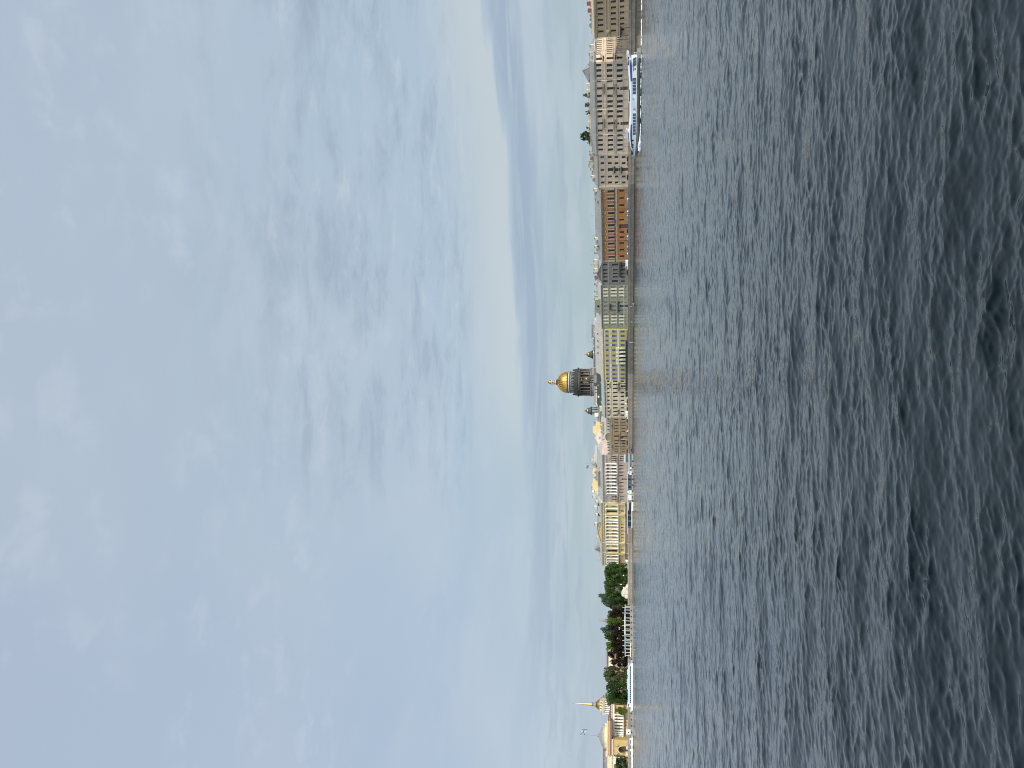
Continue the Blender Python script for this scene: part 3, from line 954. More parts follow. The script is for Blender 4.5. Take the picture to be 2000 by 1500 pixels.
# -- tan block of four storeys
f = Front(298.5, 366)
C = [307, 318.9, 345.1, 356.6]
rows = [row(f, 1173.2, 1180.4, 4.2, C + [332.1], 331), row(f, 1187.3, 1195, 4.4, C, 331), row(f, 1200.6, 1207.6, 4.4, C, 331), row(f, 1214.2, 1221.8, 4.4, C, 331),
        row(f, 1187.3, 1198, 6.5, [331.5], 331), row(f, 1201, 1211.5, 6.5, [331.5], 331)]
ze = f.z(1167, 331)
dz = f.z(1214.2, 331); x0 = f.x(331, 1220)
b3, rf, W = house('apartment_building', 'tan building of four storeys, five windows wide, with dark balconies over its door', f, ze, 16, 'stucco_tan', rows, 'zinc', f.z(1154.5, 331) - ze, .45, 'grey_trim', 'grey_frame',
                  extra_ops=[(x0 - 1, x0 + 1, 0, dz)], eave_out=.6, cornice_h=.6, courses=[(f.z(1181.8, 331), .3, .16, 'grey_trim'), (f.z(1208.9, 331), .25, .14, 'grey_trim')], plinth=(.9, 'stone_grey'))
door(b3, x0, dz, 2.0, 'door_wood')
balcony(b3, f.x(331.5, 1199), f.z(1199.4, 331), 4.0, 1.3, 'iron', h=.9); balcony(b3, f.x(331.5, 1213), f.z(1213.2, 331), 4.0, 1.3, 'iron', h=.9)
for y in (300.5, 364):
    pl = MB(); x = f.x(y, 1190); pl.box(x - .55, x + .55, -.14, 0, -.3, ze - .62, 'stucco_beige'); pl.build('corner_pilaster', b3)
stack(b3, rf, f, [(302, 1150, 4), (310, 1151, 6), (316, 1151.5, 5, 'chimney_brick'), (325, 1150.5, 6), (331, 1148.5, 8), (338, 1152, 5), (350, 1153, 4), (358, 1156.5, 5, 'chimney_grey'), (306, 1149, 2, 'chimney_grey'), (320, 1148.5, 2, 'chimney_grey')])

# -- orange mansion
f = Front(366, 511)
U = [373.9, 387.9, 402.2, 416.4, 427.8, 440, 451.8, 463.9, 475.9, 489.2, 501.9]
Lw = [372.7, 387, 401, 415, 429.3, 453.5, 463.5, 475, 488, 500.6]
rows = [row(f, 1187.8, 1200.2, 4.6, U, 440), row(f, 1210, 1219, 4.0, Lw, 440)]
ze = f.z(1174.6, 440); dz = f.z(1209.6, 442); x0 = f.x(442.3, 1216)
b4, rf, W = house('mansion', 'orange mansion of two storeys with pale garlands over its tall windows', f, ze, 16, 'stucco_orange', rows, 'zinc', f.z(1161.5, 440) - ze, .45, 'zinc_dark', 'grey_frame',
                  extra_ops=[(x0 - 1.5, x0 + 1.5, 0, dz)], eave_out=.9, cornice_h=.75, courses=[(f.z(1177.2, 440), .25, .2, 'orange_trim'), (f.z(1205.8, 440), 1.0, .25, 'orange_trim'), (f.z(1201.6, 440), .35, .4, 'iron')], plinth=(f.z(1221.5, 440), 'base_brown'))
door(b4, x0, dz, 3.0, 'door_wood')
for y in U:
    sd = MB(); x = f.x(y, 1194); za, zb = rows[0][0], rows[0][1]
    for s in (-1, 1):
        sd.box(x + s * 1.12 - .3, x + s * 1.12 + .3, -.16, 0, za, zb + .25, 'orange_trim')
    sd.box(x - 1.55, x + 1.55, -.24, 0, zb + .25, zb + .55, 'orange_trim')
    sd.box(x - 1.5, x + 1.5, -.2, 0, za - .9, za - .45, 'orange_trim')
    sd.build('window_surround', b4)
zg = f.z(1183.8, 440)
n = len(U) * 2
for i, (ya, yb) in enumerate(zip([366.8] + U[:-1], U)):
    x = f.x(yb, 1183); ga = MB()
    pts = [(x - 1.5, zg - .5)] + [(x + 1.5 * math.cos(a), zg - .5 + 1.0 * math.sin(a)) for a in np.linspace(math.pi, 0, 9)] + [(x + 1.1 * math.cos(a), zg - .5 + .65 * math.sin(a)) for a in np.linspace(0, math.pi, 7)]
    ga.prism(pts, -.18, -.003, 'orange_trim')
    ga.lathe([(.02, -.4), (.32, -.1), (.35, .25), (.02, .5)], 'orange_trim', (x, -.1, zg + .35), 8)
    if i:
        xm = (f.x(U[i - 1], 1183) + x) / 2
        ga.box(xm - .22, xm + .22, -.14, 0, zg - .8, zg + .1, 'orange_trim')
    ga.build('garland', b4)
for ya, yb in zip(U[:-1], U[1:]):
    pi_ = MB(); xm = f.x((ya + yb) / 2, 1194); pi_.box(xm - .42, xm + .42, -.08, 0, rows[0][0] - .3, rows[0][1] + .6, 'orange_pier'); pi_.build('wall_pier', b4)
dn = MB()
for i in range(int(W / .8)):
    dn.box(i * .8, i * .8 + .42, -.62, -.46, ze - .98, ze - .76, 'orange_trim')
dn.build('dentils', b4)
for y in (409, 470):
    ro = MB(); x = f.x(y, 1190); ro.tube((x, -.2, 0.2), (x, -.2, ze - .8), .09, 'dark_metal', n=5); ro.build('drainpipe', b4)
for y in (367.6, 509.5):
    pl = MB(); x = f.x(y, 1200); pl.box(x - .5, x + .5, -.2, 0, f.z(1221.5, 440), ze - .8, 'orange_trim'); pl.build('corner_pilaster', b4)
stack(b4, rf, f, [(376, 1158.5, 6), (472, 1160, 5), (488, 1160.5, 5), (500, 1160, 4, 'chimney_grey'), (396, 1161, 3, 'chimney_grey'), (384, 1161, 3, 'chimney_grey')])
antenna(rf, f.x(427, 1160), 4, f.z(1162, 427), 2.6, 3); antenna(rf, f.x(494, 1158), 4, f.z(1162, 494), 2.4, 2); antenna(rf, f.x(466, 1158), 4, f.z(1162, 466), 1.6, 1)
for y in (397, 484):
    dm = MB(); x = f.x(y, 1167); z = f.z(1168.8, y); dm.box(x - .5, x + .5, 1.6, 4.0, z, z + .7, 'zinc_dark'); dm.prism([(x - .6, z + .7), (x + .6, z + .7), (x, z + 1.2)], 1.5, 4.4, 'zinc_dark'); dm.build('dormer', rf)


def flag(label, pole0, pole1, w_, h_, cols, face=Vector((1, 0, 0)), cross=None, group=None, vert=True):
    """pole with a rippled cloth of horizontal bands"""
    root = thing('flag', label, 'flag', pole0, 0, group)
    d = Vector(pole1) - Vector(pole0)
    p = MB(); p.tube((0, 0, 0), d, .05, 'dark_metal', .035, 6); p.ball(d, .09, 'gold', 6, 4); p.build('pole', root)
    c = MB(); n = 10; nb = len(cols)
    up = d.normalized() if vert else Vector((0, 0, 1))
    fx = face.normalized(); sd_ = fx.cross(up).normalized()
    def pt(i, k):
        u = i / n
        return d - up * (h_ * (1 - k) + .12) + fx * (w_ * u) + sd_ * (.16 * h_ * math.sin(u * 7) * u) - Vector((0, 0, .18 * w_ * u * u))
    for b in range(nb):
        for i in range(n):
            a0, a1 = pt(i, b / nb), pt(i + 1, b / nb); b0, b1 = pt(i, (b + 1) / nb), pt(i + 1, (b + 1) / nb)
            e = sd_ * .012
            c.faces([a0 - e, a1 - e, b1 - e, b0 - e, a0 + e, a1 + e, b1 + e, b0 + e], [(0, 1, 2, 3), (7, 6, 5, 4), (0, 4, 5, 1), (3, 2, 6, 7)], cols[b], False)
    if cross:
        for s in (0, 1):
            for i in range(n):
                k0, k1 = i / n, (i + 1) / n
                ka, kb = (k0, k1) if s == 0 else (1 - k0, 1 - k1)
                hw = .07
                for e in (sd_ * .02, -sd_ * .02):
                    c.face([pt(i, ka - hw) + e, pt(i + 1, kb - hw) + e, pt(i + 1, kb + hw) + e, pt(i, ka + hw) + e], cross)
    c.build('cloth', root)
    return root

mat('cloth_blue', (0.03, 0.04, 0.20), .8); mat('cloth_red', (0.33, 0.03, 0.04), .8); mat('cloth_white', (.75, .75, .75), .8); mat('cloth_yellow', (.6, .45, .05), .8)
for y, nm, cols in ((427.5, 'blue flag hanging from the orange mansion front', ['cloth_blue', 'cloth_blue', 'cloth_blue']), (457, 'red flag hanging from the orange mansion front', ['cloth_red', 'cloth_red', 'cloth_red'])):
    x, z = f.at(y, 1201); p = f.L + f.t * x + Vector((0, 0, z)); n_ = Vector((f.t.y, -f.t.x, 0))
    q = p + n_ * 1.6 + Vector((0, 0, 2.4))
    flag(nm, p, q, 1.9, 1.5, cols, Vector((-.3, 0, -1)), group='flags on the orange mansion')

# -- grey stone house with a gable
f = Front(511, 556)
C = [517.1, 527.3, 534.2, 540.8, 549.2]
rows = [row(f, 1178.2, 1186.6, 3.8, C, 533), row(f, 1195, 1207.4, 4.6, [517.1, 549.2], 533), row(f, 1197, 1206.6, 3.6, C[1:4], 533), row(f, 1212.6, 1220.3, 3.8, C[1:], 533)]
ze = f.z(1175, 533); dz = f.z(1212.5, 518); x0 = f.x(517.5, 1218)
b5, rf, W = house('mansion', 'narrow grey stone house with a low gable and a black door canopy', f, ze, 16, 'stone_grey', rows, 'zinc_light', 3.2, .5, 'stone_grey_trim', 'grey_frame', extra_ops=[(x0 - 1.1, x0 + 1.1, 0, dz)],
                  eave_out=.6, cornice_h=.8, courses=[(f.z(1189.5, 533), .5, .2, None), (f.z(1192.4, 533), .3, .25, None), (f.z(1209.8, 533), .35, .2, None)], plinth=(f.z(1221.5, 533), 'base_brown'), surround='stone_grey_trim', ends='gable')
pm = MB(); pediment(pm, f.x(551.5, 1175), f.x(515.5, 1175), ze + .02, f.z(1166.5, 536) - ze, 'stone_grey_trim', .7, 0, 'stone_grey'); pm.build('pediment', b5)
door(b5, x0, dz, 2.0, 'door_wood')
cn = MB(); xa, xb = f.x(524.5, 1210), f.x(512, 1210); z = f.z(1213, 518)
cn.box(xa, xb, -3.0, -.02, z, z + .5, 'iron'); cn.prism([(xa, z + .5), (xb, z + .5), (xb - .8, z + 1.3), (xa + .8, z + 1.3)], -2.9, -.05, 'iron')
for x in (xa + .2, xb - .2): cn.tube((x, -2.8, -.1), (x, -2.8, z), .1, 'iron')
cn.build('door_canopy', b5)
balcony(b5, f.x(533.5, 1208), f.z(1211, 533), 4.6, .9, 'iron', h=.8)
stack(b5, rf, f, [(514.5, 1158.5, 5), (523, 1159, 4), (532, 1159, 5), (541, 1158, 4, 'chimney_grey'), (546, 1160, 5, 'chimney_brick'), (551, 1161, 4, 'chimney_grey')])
antenna(rf, f.x(523.5, 1155), 4.5, f.z(1160, 523), 2.6, 2)

# -- green building, pale piers
f = Front(556, 640.5)
Ca = [560.9, 567.8, 574.2, 580.3]; Cb = [590.3, 598, 606]; Cc = [614.6, 620.8, 627.2, 633]
A = Ca + Cb + Cc
rows = [row(f, 1180.2, 1186.8, 2.8, A, 598), row(f, 1194.4, 1203, 2.8, A, 598), row(f, 1210, 1217.3, 2.8, [a for a in A if a != 598], 598), row(f, 1221, 1223.5, 2.4, [a for a in A if a != 598], 598)]
ze = f.z(1174.2, 598); dz = f.z(1210.4, 598); x0 = f.x(598, 1218)
b6, rf, W = house('apartment_building', 'grey green building with cream piers between its windows and long dark balconies', f, ze, 16, 'stucco_green', rows, 'roof_pale', f.z(1163, 598) - ze, .45, 'stone_grey', 'white_frame',
                  extra_ops=[(x0 - .9, x0 + .9, 0, dz)], eave_out=.5, cornice_h=.9, courses=[(f.z(1190.2, 598), .3, .14, None), (f.z(1206.9, 598), .3, .14, None), (f.z(1219.3, 598), .3, .16, 'pale_cream')], ends='gable')
door(b6, x0, dz, 1.8, 'door_blue')
for G in (Ca, Cc):
    for a, b in zip(G[:-1], G[1:]):
        x = f.x((a + b) / 2, 1195)
        pp = MB()
        for za, zb in ((1188.5, 1178.3), (1204.8, 1193), (1218.3, 1208.8)):
            pp.box(x - .62, x + .62, -.12, 0, f.z(za, 598), f.z(zb, 598), 'pale_cream')
        pp.build('pilaster', b6)
balcony(b6, f.x(599, 1191), f.z(1191.8, 599), 4.6, 1.1, 'iron', h=.9); balcony(b6, f.x(599, 1207), f.z(1207.6, 599), 8.0, 1.1, 'iron', h=.9)
at = MB(); xa, xb = f.x(612, 1168), f.x(584, 1168); zt = f.z(1163.4, 598)
at.prism([(xa, ze + .05), (xb, ze + .05), (xb - .8, zt), (xb - 2.6, zt + .6), (xa + 2.6, zt + .6), (xa + .8, zt)], .1, 6, 'stucco_green')
ato = at.build('attic', rf); w_ = MB(); xm = (xa + xb) / 2; w_.lathe([(.02, 0), (.7, .02), (.7, .12), (.02, .14)], 'glass_dark', (0, 0, 0), 12); w_.build('window', ato, (xm, .1, f.z(1168.5, 598)), (math.pi / 2, 0, 0))
stack(b6, rf, f, [(561, 1160, 5, 'chimney_grey'), (575, 1160, 3, 'chimney_grey'), (584, 1160, 2, 'chimney_grey'), (607, 1161, 4), (592, 1159.5, 5, 'chimney_grey')])

# -- house wrapped in a printed screen
f = Front(640.5, 742.5)
U = [647.3, 656, 665.1, 673.9, 683.7, 694.2, 704.3, 713.9, 722.2, 730.8, 738.6]
mid = U[4:7]
ze = f.z(1178.6, 691)
b7 = thing('scaffolded_house', 'house wrapped in a yellow printed facade screen with blue painted windows', 'building', f.L, f.rz)
W = f.len
wl = MB(); wl.box(0, W, 1.5, 16, -.3, ze - .2, 'stucco_sand'); wl.build('wall', b7)
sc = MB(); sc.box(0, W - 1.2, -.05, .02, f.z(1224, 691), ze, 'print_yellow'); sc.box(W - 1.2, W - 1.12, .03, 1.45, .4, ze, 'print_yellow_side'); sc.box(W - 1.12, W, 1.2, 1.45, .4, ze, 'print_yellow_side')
sco = sc.build('facade_screen', b7)
pr = MB()
for Vt, Vb in ((1181.2, 1182.2), (1191, 1192.4), (1206.2, 1208.6)):
    xa, xb = (0.0, W - 1.2)
    pr.box(xa, xb, -.075, -.052, f.z(Vb, 691), f.z(Vt, 691), 'print_grey')
for y in U:
    x = f.x(y, 1191)
    if y not in mid: pr.box(x - .9, x + .9, -.08, -.052, f.z(1194.6, y), f.z(1192.6, y), 'print_grey')
pr.build('printed_cornices', sco)
for y in U:
    x = f.x(y, 1186)
    w1 = MB(); z0, z1 = f.z(1189.2, 691), f.z(1183.4, 691); w1.box(x - .72, x + .72, -.085, -.052, z0, z0 + (z1 - z0) * .35, 'print_blue_pale'); w1.box(x - .72, x + .72, -.085, -.052, z0 + (z1 - z0) * .35, z1, 'print_blue'); w1.build('printed_window', sco)
    w2 = MB(); x = f.x(y, 1200); z0, z1 = f.z(1204.8, 691), f.z(1195.4, 691)
    if y in mid:
        h = .8; pts = [(x - h, z0 + 1), (x + h, z0 + 1)] + [(x + h * math.cos(a), z1 - h + h * math.sin(a)) for a in np.linspace(0, math.pi, 9)]
        w2.prism(pts, -.085, -.052, 'print_blue')
    else:
        w2.box(x - .78, x + .78, -.085, -.052, z0, z0 + (z1 - z0) * .4, 'print_blue_pale'); w2.box(x - .78, x + .78, -.085, -.052, z0 + (z1 - z0) * .4, z1, 'print_blue')
    w2.build('printed_window', sco)
    if y not in mid:
        w3 = MB(); x = f.x(y, 1216); w3.box(x - .72, x + .72, -.085, -.052, f.z(1220, 691), f.z(1212.2, 691), 'print_blue'); w3.build('printed_window', sco)
# portico painted in the middle, built as a shallow real one
po = MB(); xa, xb = f.x(709, 1210), f.x(677.5, 1210)
z0, z1, z2 = 0.3, f.z(1208.6, 691), f.z(1206.4, 691)
po.box(xa, xb, -1.6, -.09, z1, z2, 'print_grey')
for k in range(5):
    x = xa + .5 + (xb - xa - 1.0) * k / 4
    for dx_ in (-.35, .35): po.tube((x + dx_, -1.3, z0), (x + dx_, -1.3, z1), .2, 'white_stone', n=8)
    po.box(x - .6, x + .6, -1.6, -1.0, z2, z2 + 1.1, 'print_yellow_side')
for k in range(4):
    x = xa + .5 + (xb - xa - 1.0) * (k + .5) / 4
    po.box(x - .9, x + .9, -.2, -.09, .5, z1 - 1.0, 'glass_dark')
    for j in range(6):
        xx = x - 1.0 + .4 * j; po.tube((xx, -1.4, z2), (xx, -1.4, z2 + .85), .07, 'print_grey', n=5)
po.box(xa, xb, -1.5, -1.3, z2 + .85, z2 + 1.05, 'print_grey')
po.build('portico', b7)
rf = MB(); zr = f.z(1170.8, 691)
rf.box(-.2, W, -.4, 1.4, ze, ze + .35, 'roof_tan'); rf.prism([(-.4, ze + .36), (5, ze + .36), (5, f.z(1171.5, 691)), (.6, ze + 1.6)], 0, W, 'roof_tan', 'x')
rfo = rf.build('roof', b7)
r2_ = MB(); za, zb = f.z(1171.4, 691), f.z(1161.6, 691)
r2_.prism([(5.01, za - .3), (14, za - .3), (12, zb), (9, zb)], 1, W + 1.5, 'roof_pale', 'x')
r2o = r2_.build('roof', b7)
for y in (661, 687, 675, 699): 
    dm = MB(); x = f.x(y, 1167); z = f.z(1168.6, y); dm.box(x - .5, x + .5, 6.2, 8.5, z, z + .8, 'zinc_dark'); dm.prism([(x - .6, z + .8), (x + .6, z + .8), (x, z + 1.25)], 6.1, 9, 'zinc_dark'); dm.build('dormer', r2o)
stack(b7, r2o, f, [(649, 1157, 3, 'chimney_grey'), (664, 1158.5, 3, 'chimney_cream')], back=9)
# site fence in front of it
fence = thing('site_fence', 'long dark construction fence along the pavement under the yellow screen', 'fence', f.L + Vector((f.t.y, -f.t.x, 0)) * 7, f.rz)
fb = MB(); xa, xb = f.x(764, 1222) , f.x(654.5, 1222)
zt = 2.55
fb.box(xa, xb, 0, .06, 0, zt, 'cloth_dark') if 'cloth_dark' in MATS else fb.box(xa, xb, 0, .06, 0, zt, mat('cloth_dark', (.018, .024, .022), .9, .5, .8, fine=.3))
fb.build('netting', fence)
for i in range(21):
    p = MB(); x = xa + (xb - xa) * i / 20; p.tube((x, .12, 0), (x, .12, zt + .15), .05, 'dark_metal', n=5); p.build('post', fence)

# -- sand coloured building
f = Front(742.5, 815.5)
C = [744.9, 751.3, 758.9, 766.9, 774.5, 782.3, 789.6, 796.9, 803.9, 811.1]
rows = [row(f, 1186.2, 1190.8, 3.8, C, 778), row(f, 1197.4, 1206.4, 3.6, C, 778), row(f, 1212, 1219, 3.6, [c for c in C if c not in (751.3, 758.9)], 778)]
ze = f.z(1180.8, 778); x0 = f.x(755, 1218); dz = f.z(1213, 755)
b8, rf, W = house('apartment_building', 'sand coloured building of three storeys under a dark roof edge, below the cathedral', f, ze, 15, 'stucco_sand', rows, 'zinc_light', f.z(1175.5, 778) - ze + .4, .4, 'zinc_dark', 'grey_frame', extra_ops=[(x0 - 1.1, x0 + 1.1, 0, dz)],
                  eave_out=.9, cornice_h=.6, courses=[(f.z(1193.8, 778), .4, .25, 'sand_trim'), (f.z(1208.8, 778), .35, .2, 'sand_trim')], plinth=(.8, 'stone_grey'), surround='sand_trim', ends='gable')
door(b8, x0, dz, 2.0, 'door_wood')
balcony(b8, f.x(755, 1208), f.z(1208, 755), 7.4, 1.5, 'iron', h=1.3); balcony(b8, f.x(804, 1208), f.z(1208, 804), 4.4, 1.2, 'iron', h=1.2)
for y in (747, 757):
    pr = MB(); x = f.x(y, 1215); pr.tube((x, -1.3, 0), (x, -1.3, f.z(1209, 755)), .3, 'iron', .22, 8); pr.build('porch_column', b8)
for y in (752, 804):
    pd = MB(); x = f.x(y, 1192); z = f.z(1192.6, y); pd.prism([(x + 2.4 * math.cos(a), z + 1.0 * math.sin(a)) for a in np.linspace(0, math.pi, 9)], -.4, -.003, 'stone_grey'); pd.build('curved_pediment', b8)
stack(b8, rf, f, [(808, 1169, 9), (760, 1172, 4), (785, 1173, 3), (797, 1172.5, 4)], back=6)

# -- baroque sandstone palace
f = Front(815.5, 888)
C = [819.4, 824.9, 830.8, 836.7, 842.5, 860.9, 866.2, 871.7, 877.3, 882.7]
rows = [row(f, 1200, 1207.6, 2.6, C, 850), row(f, 1213.8, 1220.8, 2.6, C, 850), row(f, 1198.5, 1209, 3.4, [852], 850)]
ze = f.z(1191.5, 850); x0 = f.x(852, 1220); dz = f.z(1214, 852)
b9, rf, W = house('palace', 'low brown sandstone palace with urns and a round gable on its roofline', f, ze, 16, 'sandstone', rows, 'zinc_light', f.z(1184.5, 850) - ze, .5, 'sandstone_trim', 'brown_frame', extra_ops=[(x0 - 1.3, x0 + 1.3, 0, dz)],
                  eave_out=.6, cornice_h=.9, courses=[(f.z(1195.8, 850), .7, .2, 'sandstone_trim'), (f.z(1211, 850), .4, .22, 'sandstone_trim')], plinth=(.9, 'stone_grey'), surround='sandstone_trim')
door(b9, x0, dz, 2.6, 'door_wood')
balcony(b9, f.x(853, 1209), f.z(1210.6, 853), 7, 1.6, 'iron', 'sandstone_trim')
for y in (848, 856):
    pc = MB(); x = f.x(y, 1215); pc.tube((x, -1.2, 0), (x, -1.2, f.z(1211.2, 853)), .35, 'sandstone_trim', .28, 8); pc.build('porch_column', b9)
pt = MB(); xa, xb = f.x(861, 1190), f.x(844, 1190); xm = (xa + xb) / 2; hw = (xb - xa) / 2; zt = f.z(1183, 852)
pt.prism([(xa, ze), (xb, ze)] + [(xm + hw * .8 * math.cos(a), ze + 1.2 + (zt - ze - 1.2) * math.sin(a)) for a in np.linspace(0, math.pi, 11)], -.4, .6, 'sandstone'); 
pt.prism([(xm + hw * .86 * math.cos(a), ze + 1.25 + (zt - ze - .9) * math.sin(a)) for a in np.linspace(0, math.pi, 11)] + [(xm + hw * .72 * math.cos(a), ze + 1.25 + (zt - ze - 1.4) * math.sin(a)) for a in np.linspace(math.pi, 0, 11)], -.65, -.41, 'stone_grey')
pt.build('round_gable', b9)
for y in (830.8, 871.7):
    ov = MB(); x = f.x(y, 1195); z = f.z(1196, y)
    ov.prism([(x + 2.0 * math.cos(a), z + 2.1 * math.sin(a)) for a in np.linspace(0, math.pi, 11)], -.5, -.21, 'sandstone_trim'); ov.prism([(x + 1.3 * math.cos(a), z + 1.4 * math.sin(a)) for a in np.linspace(0, math.pi, 11)], -.58, -.503, 'stone_grey'); ov.build('curved_pediment', b9)
for y in (818, 822, 826.5, 832.5, 838.5, 864, 868, 873.5, 879, 885):
    u = MB(); x = f.x(y, 1186); u.lathe([(.35, 0), (.35, .4), (.16, .55), (.5, 1.1), (.55, 1.5), (.2, 1.8), (.28, 2.0), (.05, 2.35)], 'bronze', (x, -.2, ze), 8); u.build('roof_urn', b9)
for a, b in ((0, f.x(861.5, 1190)), (f.x(843.5, 1190), W)):
    bl = MB(); bl.box(a, b, -.3, .1, ze + .01, ze + .7, 'sandstone_trim'); bl.build('roof_balustrade', b9)

# -- pink granite palace with ten white columns
f = Front(888, 981.5)
K = [905.5, 912, 918.4, 924.9, 931.3, 937.9, 944.7, 951.4, 957.4, 963.4]
M_ = [(a + b) / 2 for a, b in zip(K[:-1], K[1:])]
gw = [909.6, 916.1, 922.4, 929.2, 943, 949.6, 955.8, 961.6]
wl_, wr_ = [891.8, 895.6, 899.6], [969.6, 973, 976.4]
rows = [row(f, 1194.8, 1204.6, 2.4, M_, 934), row(f, 1185.5, 1190, 2.2, M_, 934), row(f, 1209.8, 1217.8, 2.5, gw, 934), row(f, 1194.8, 1204.6, 2.1, wl_ + wr_, 934), row(f, 1211, 1218, 2.1, wl_ + wr_, 934)]
ze = f.z(1176.3, 934); x0 = f.x(936.3, 1220); dz = f.z(1214, 936)
b10, rf, W = house('palace', 'pinkish granite palace with ten white columns and an attic block above', f, ze, 18, 'granite_pink', rows, 'zinc_light', f.z(1166, 934) - ze, .6, 'granite_grey', 'brown_frame', extra_ops=[(x0 - .9, x0 + .9, 0, dz)],
                   eave_out=1.3, cornice_h=1.2, courses=[(f.z(1181.6, 934), .5, .9, 'granite_grey'), (f.z(1183.4, 934), .35, .8, 'white_stone'), (f.z(1207.2, 934), 1.0, 1.0, 'granite_grey')], plinth=(f.z(1221.5, 934), 'granite_grey'), ends='gable')
door(b10, x0, dz, 1.8, 'door_brown')
zc0, zc1 = f.z(1207.2, 934) + 1.02, f.z(1183.4, 934) - .01
cm = column_mesh(zc1 - zc0, .62)
for y in K:
    link('column', cm, b10, (f.x(y, 1195), -.28, zc0))
for ya, yb in ((903, 889.5), (980, 966.5)):
    pd = MB(); pediment(pd, f.x(ya, 1193), f.x(yb, 1193), f.z(1193.6, 934), 1.5, 'granite_grey', .5); pd.build('window_pediment', b10)
for y, w_ in ((895.6, 6.2), (973, 6.2), (934.5, 10)):
    balcony(b10, f.x(y, 1206), f.z(1207.4, y) + 1.05, w_, 1.5, 'iron', 'granite_grey')
at = MB(); xa, xb = f.x(950, 1171), f.x(919.5, 1171)
at.box(xa, xb, 0, 5, ze + .04, f.z(1171.2, 934), 'granite_grey'); at.prism([(xa - .2, f.z(1171.2, 934) + .01), (xb + .2, f.z(1171.2, 934) + .01), (xb - 1, f.z(1168, 934)), (xa + 1, f.z(1168, 934))], -.3, 5.2, 'zinc_dark')
for s, y in ((-1, 955), (1, 914)):
    x = f.x(y, 1174); at.prism([(x - 2.4, ze + .04), (x + 2.4, ze + .04), (x - s * 2.4, f.z(1173, 934))], .2, 1.6, 'granite_grey')
at.build('attic', b10)
stack(b10, rf, f, [(898, 1170, 4, 'chimney_grey'), (903, 1171, 3, 'chimney_grey')], back=4)

# -- long yellow building with white colonnades
f = Front(981.5, 1105)
K = [985.2, 992.7, 1007.7, 1014.9, 1019.7, 1026, 1032.6, 1039.2, 1045.9, 1052.4, 1057.6, 1063, 1069.9, 1083.8, 1090.5, 1095.2, 1099.2, 1103]
M2 = [988.8, 1011.2, 1022.8, 1029.4, 1036, 1042.6, 1049.2, 1066.6, 1087]
gw = [1024.3, 1030.6, 1037.2, 1043.9, 1050.5, 1056.8]
rows = [row(f, 1195, 1204.5, 1.9, M2, 1045), row(f, 1185.8, 1189, 1.9, M2, 1045), row(f, 1213, 1218, 2.0, gw, 1045), row(f, 1213, 1218.2, 3.0, [998.5, 1074.5], 1045), row(f, 1186, 1205.5, 4.2, [999, 1076], 1045)]
ze = f.z(1174.5, 1045)
b11, rf, W = house('colonnaded_building', 'long yellow building with white columns over a plain ground floor, beside the trees', f, ze, 22, 'stucco_yellow', rows, 'zinc_light', f.z(1165.5, 1045) - ze, .55, 'yellow_trim', 'grey_frame',
                   eave_out=1.4, cornice_h=1.4, courses=[(f.z(1180.4, 1045), .8, .9, 'yellow_trim'), (f.z(1183.6, 1045), .4, 1.0, 'white_stone'), (f.z(1208.8, 1045), .5, 1.1, 'granite_grey'), (f.z(1221, 1045), .4, .2, 'white_stone')], plinth=(f.z(1221.2, 1045), 'base_brown'))
zc0, zc1 = f.z(1208.8, 1045) + .52, f.z(1183.6, 1045) - .01
cm2 = column_mesh(zc1 - zc0, .58)
for y in K:
    link('column', cm2, b11, (f.x(y, 1195), -.45, zc0))
for y in (1004.4, 983.3, 1060, 1080.6):          # projecting corners of the end blocks
    pr = MB(); x = f.x(y, 1215); pr.box(x - .9, x + .9, -1.0, -.001, f.z(1220.8, 1045), f.z(1208.9, 1045), 'stucco_yellow'); pr.box(x - .75, x + .75, -.9, -.001, zc0, zc1, 'stucco_yellow'); pr.build('corner_pilaster', b11)
pm = MB()
pediment(pm, f.x(1060, 1172), f.x(1014, 1172), ze + .03, f.z(1167.2, 1035) - ze, 'yellow_trim', .8, -.6, 'stucco_yellow'); pm.build('pediment', b11)
at = MB(); at.box(f.x(1045, 1168), f.x(1024, 1168), 1.5, 6, f.z(1171, 1035), f.z(1166.3, 1035), 'zinc_dark'); at.build('attic', rf)
stack(b11, rf, f, [(985.5, 1156, 6), (992, 1161.5, 4), (1004, 1158.5, 4), (1019.5, 1162, 4), (1037.5, 1160, 6, 'chimney_cream'), (1066, 1163, 5), (975, 1159.5, 4)], back=8, m='chimney_cream')
dm = MB(); x = f.x(1078, 1165); z = f.z(1167, 1078); dm.prism([(x - 2.2, z - 2), (x + 2.2, z - 2), (x + 2.2, z), (x, f.z(1161, 1078)), (x - 2.2, z)], 3, 7, 'zinc_dark'); dm.build('dormer', rf)
for y in (991, 1011):
    dm = MB(); x = f.x(y, 1169); z = f.z(1170.5, y); dm.prism([(x - .6, z), (x + .6, z), (x, z + 1.2)], 2.2, 5, 'glass_dark'); dm.build('dormer', rf)
antenna(rf, f.x(1099, 1163), 3, f.z(1170, 1099), 3.6, 0)


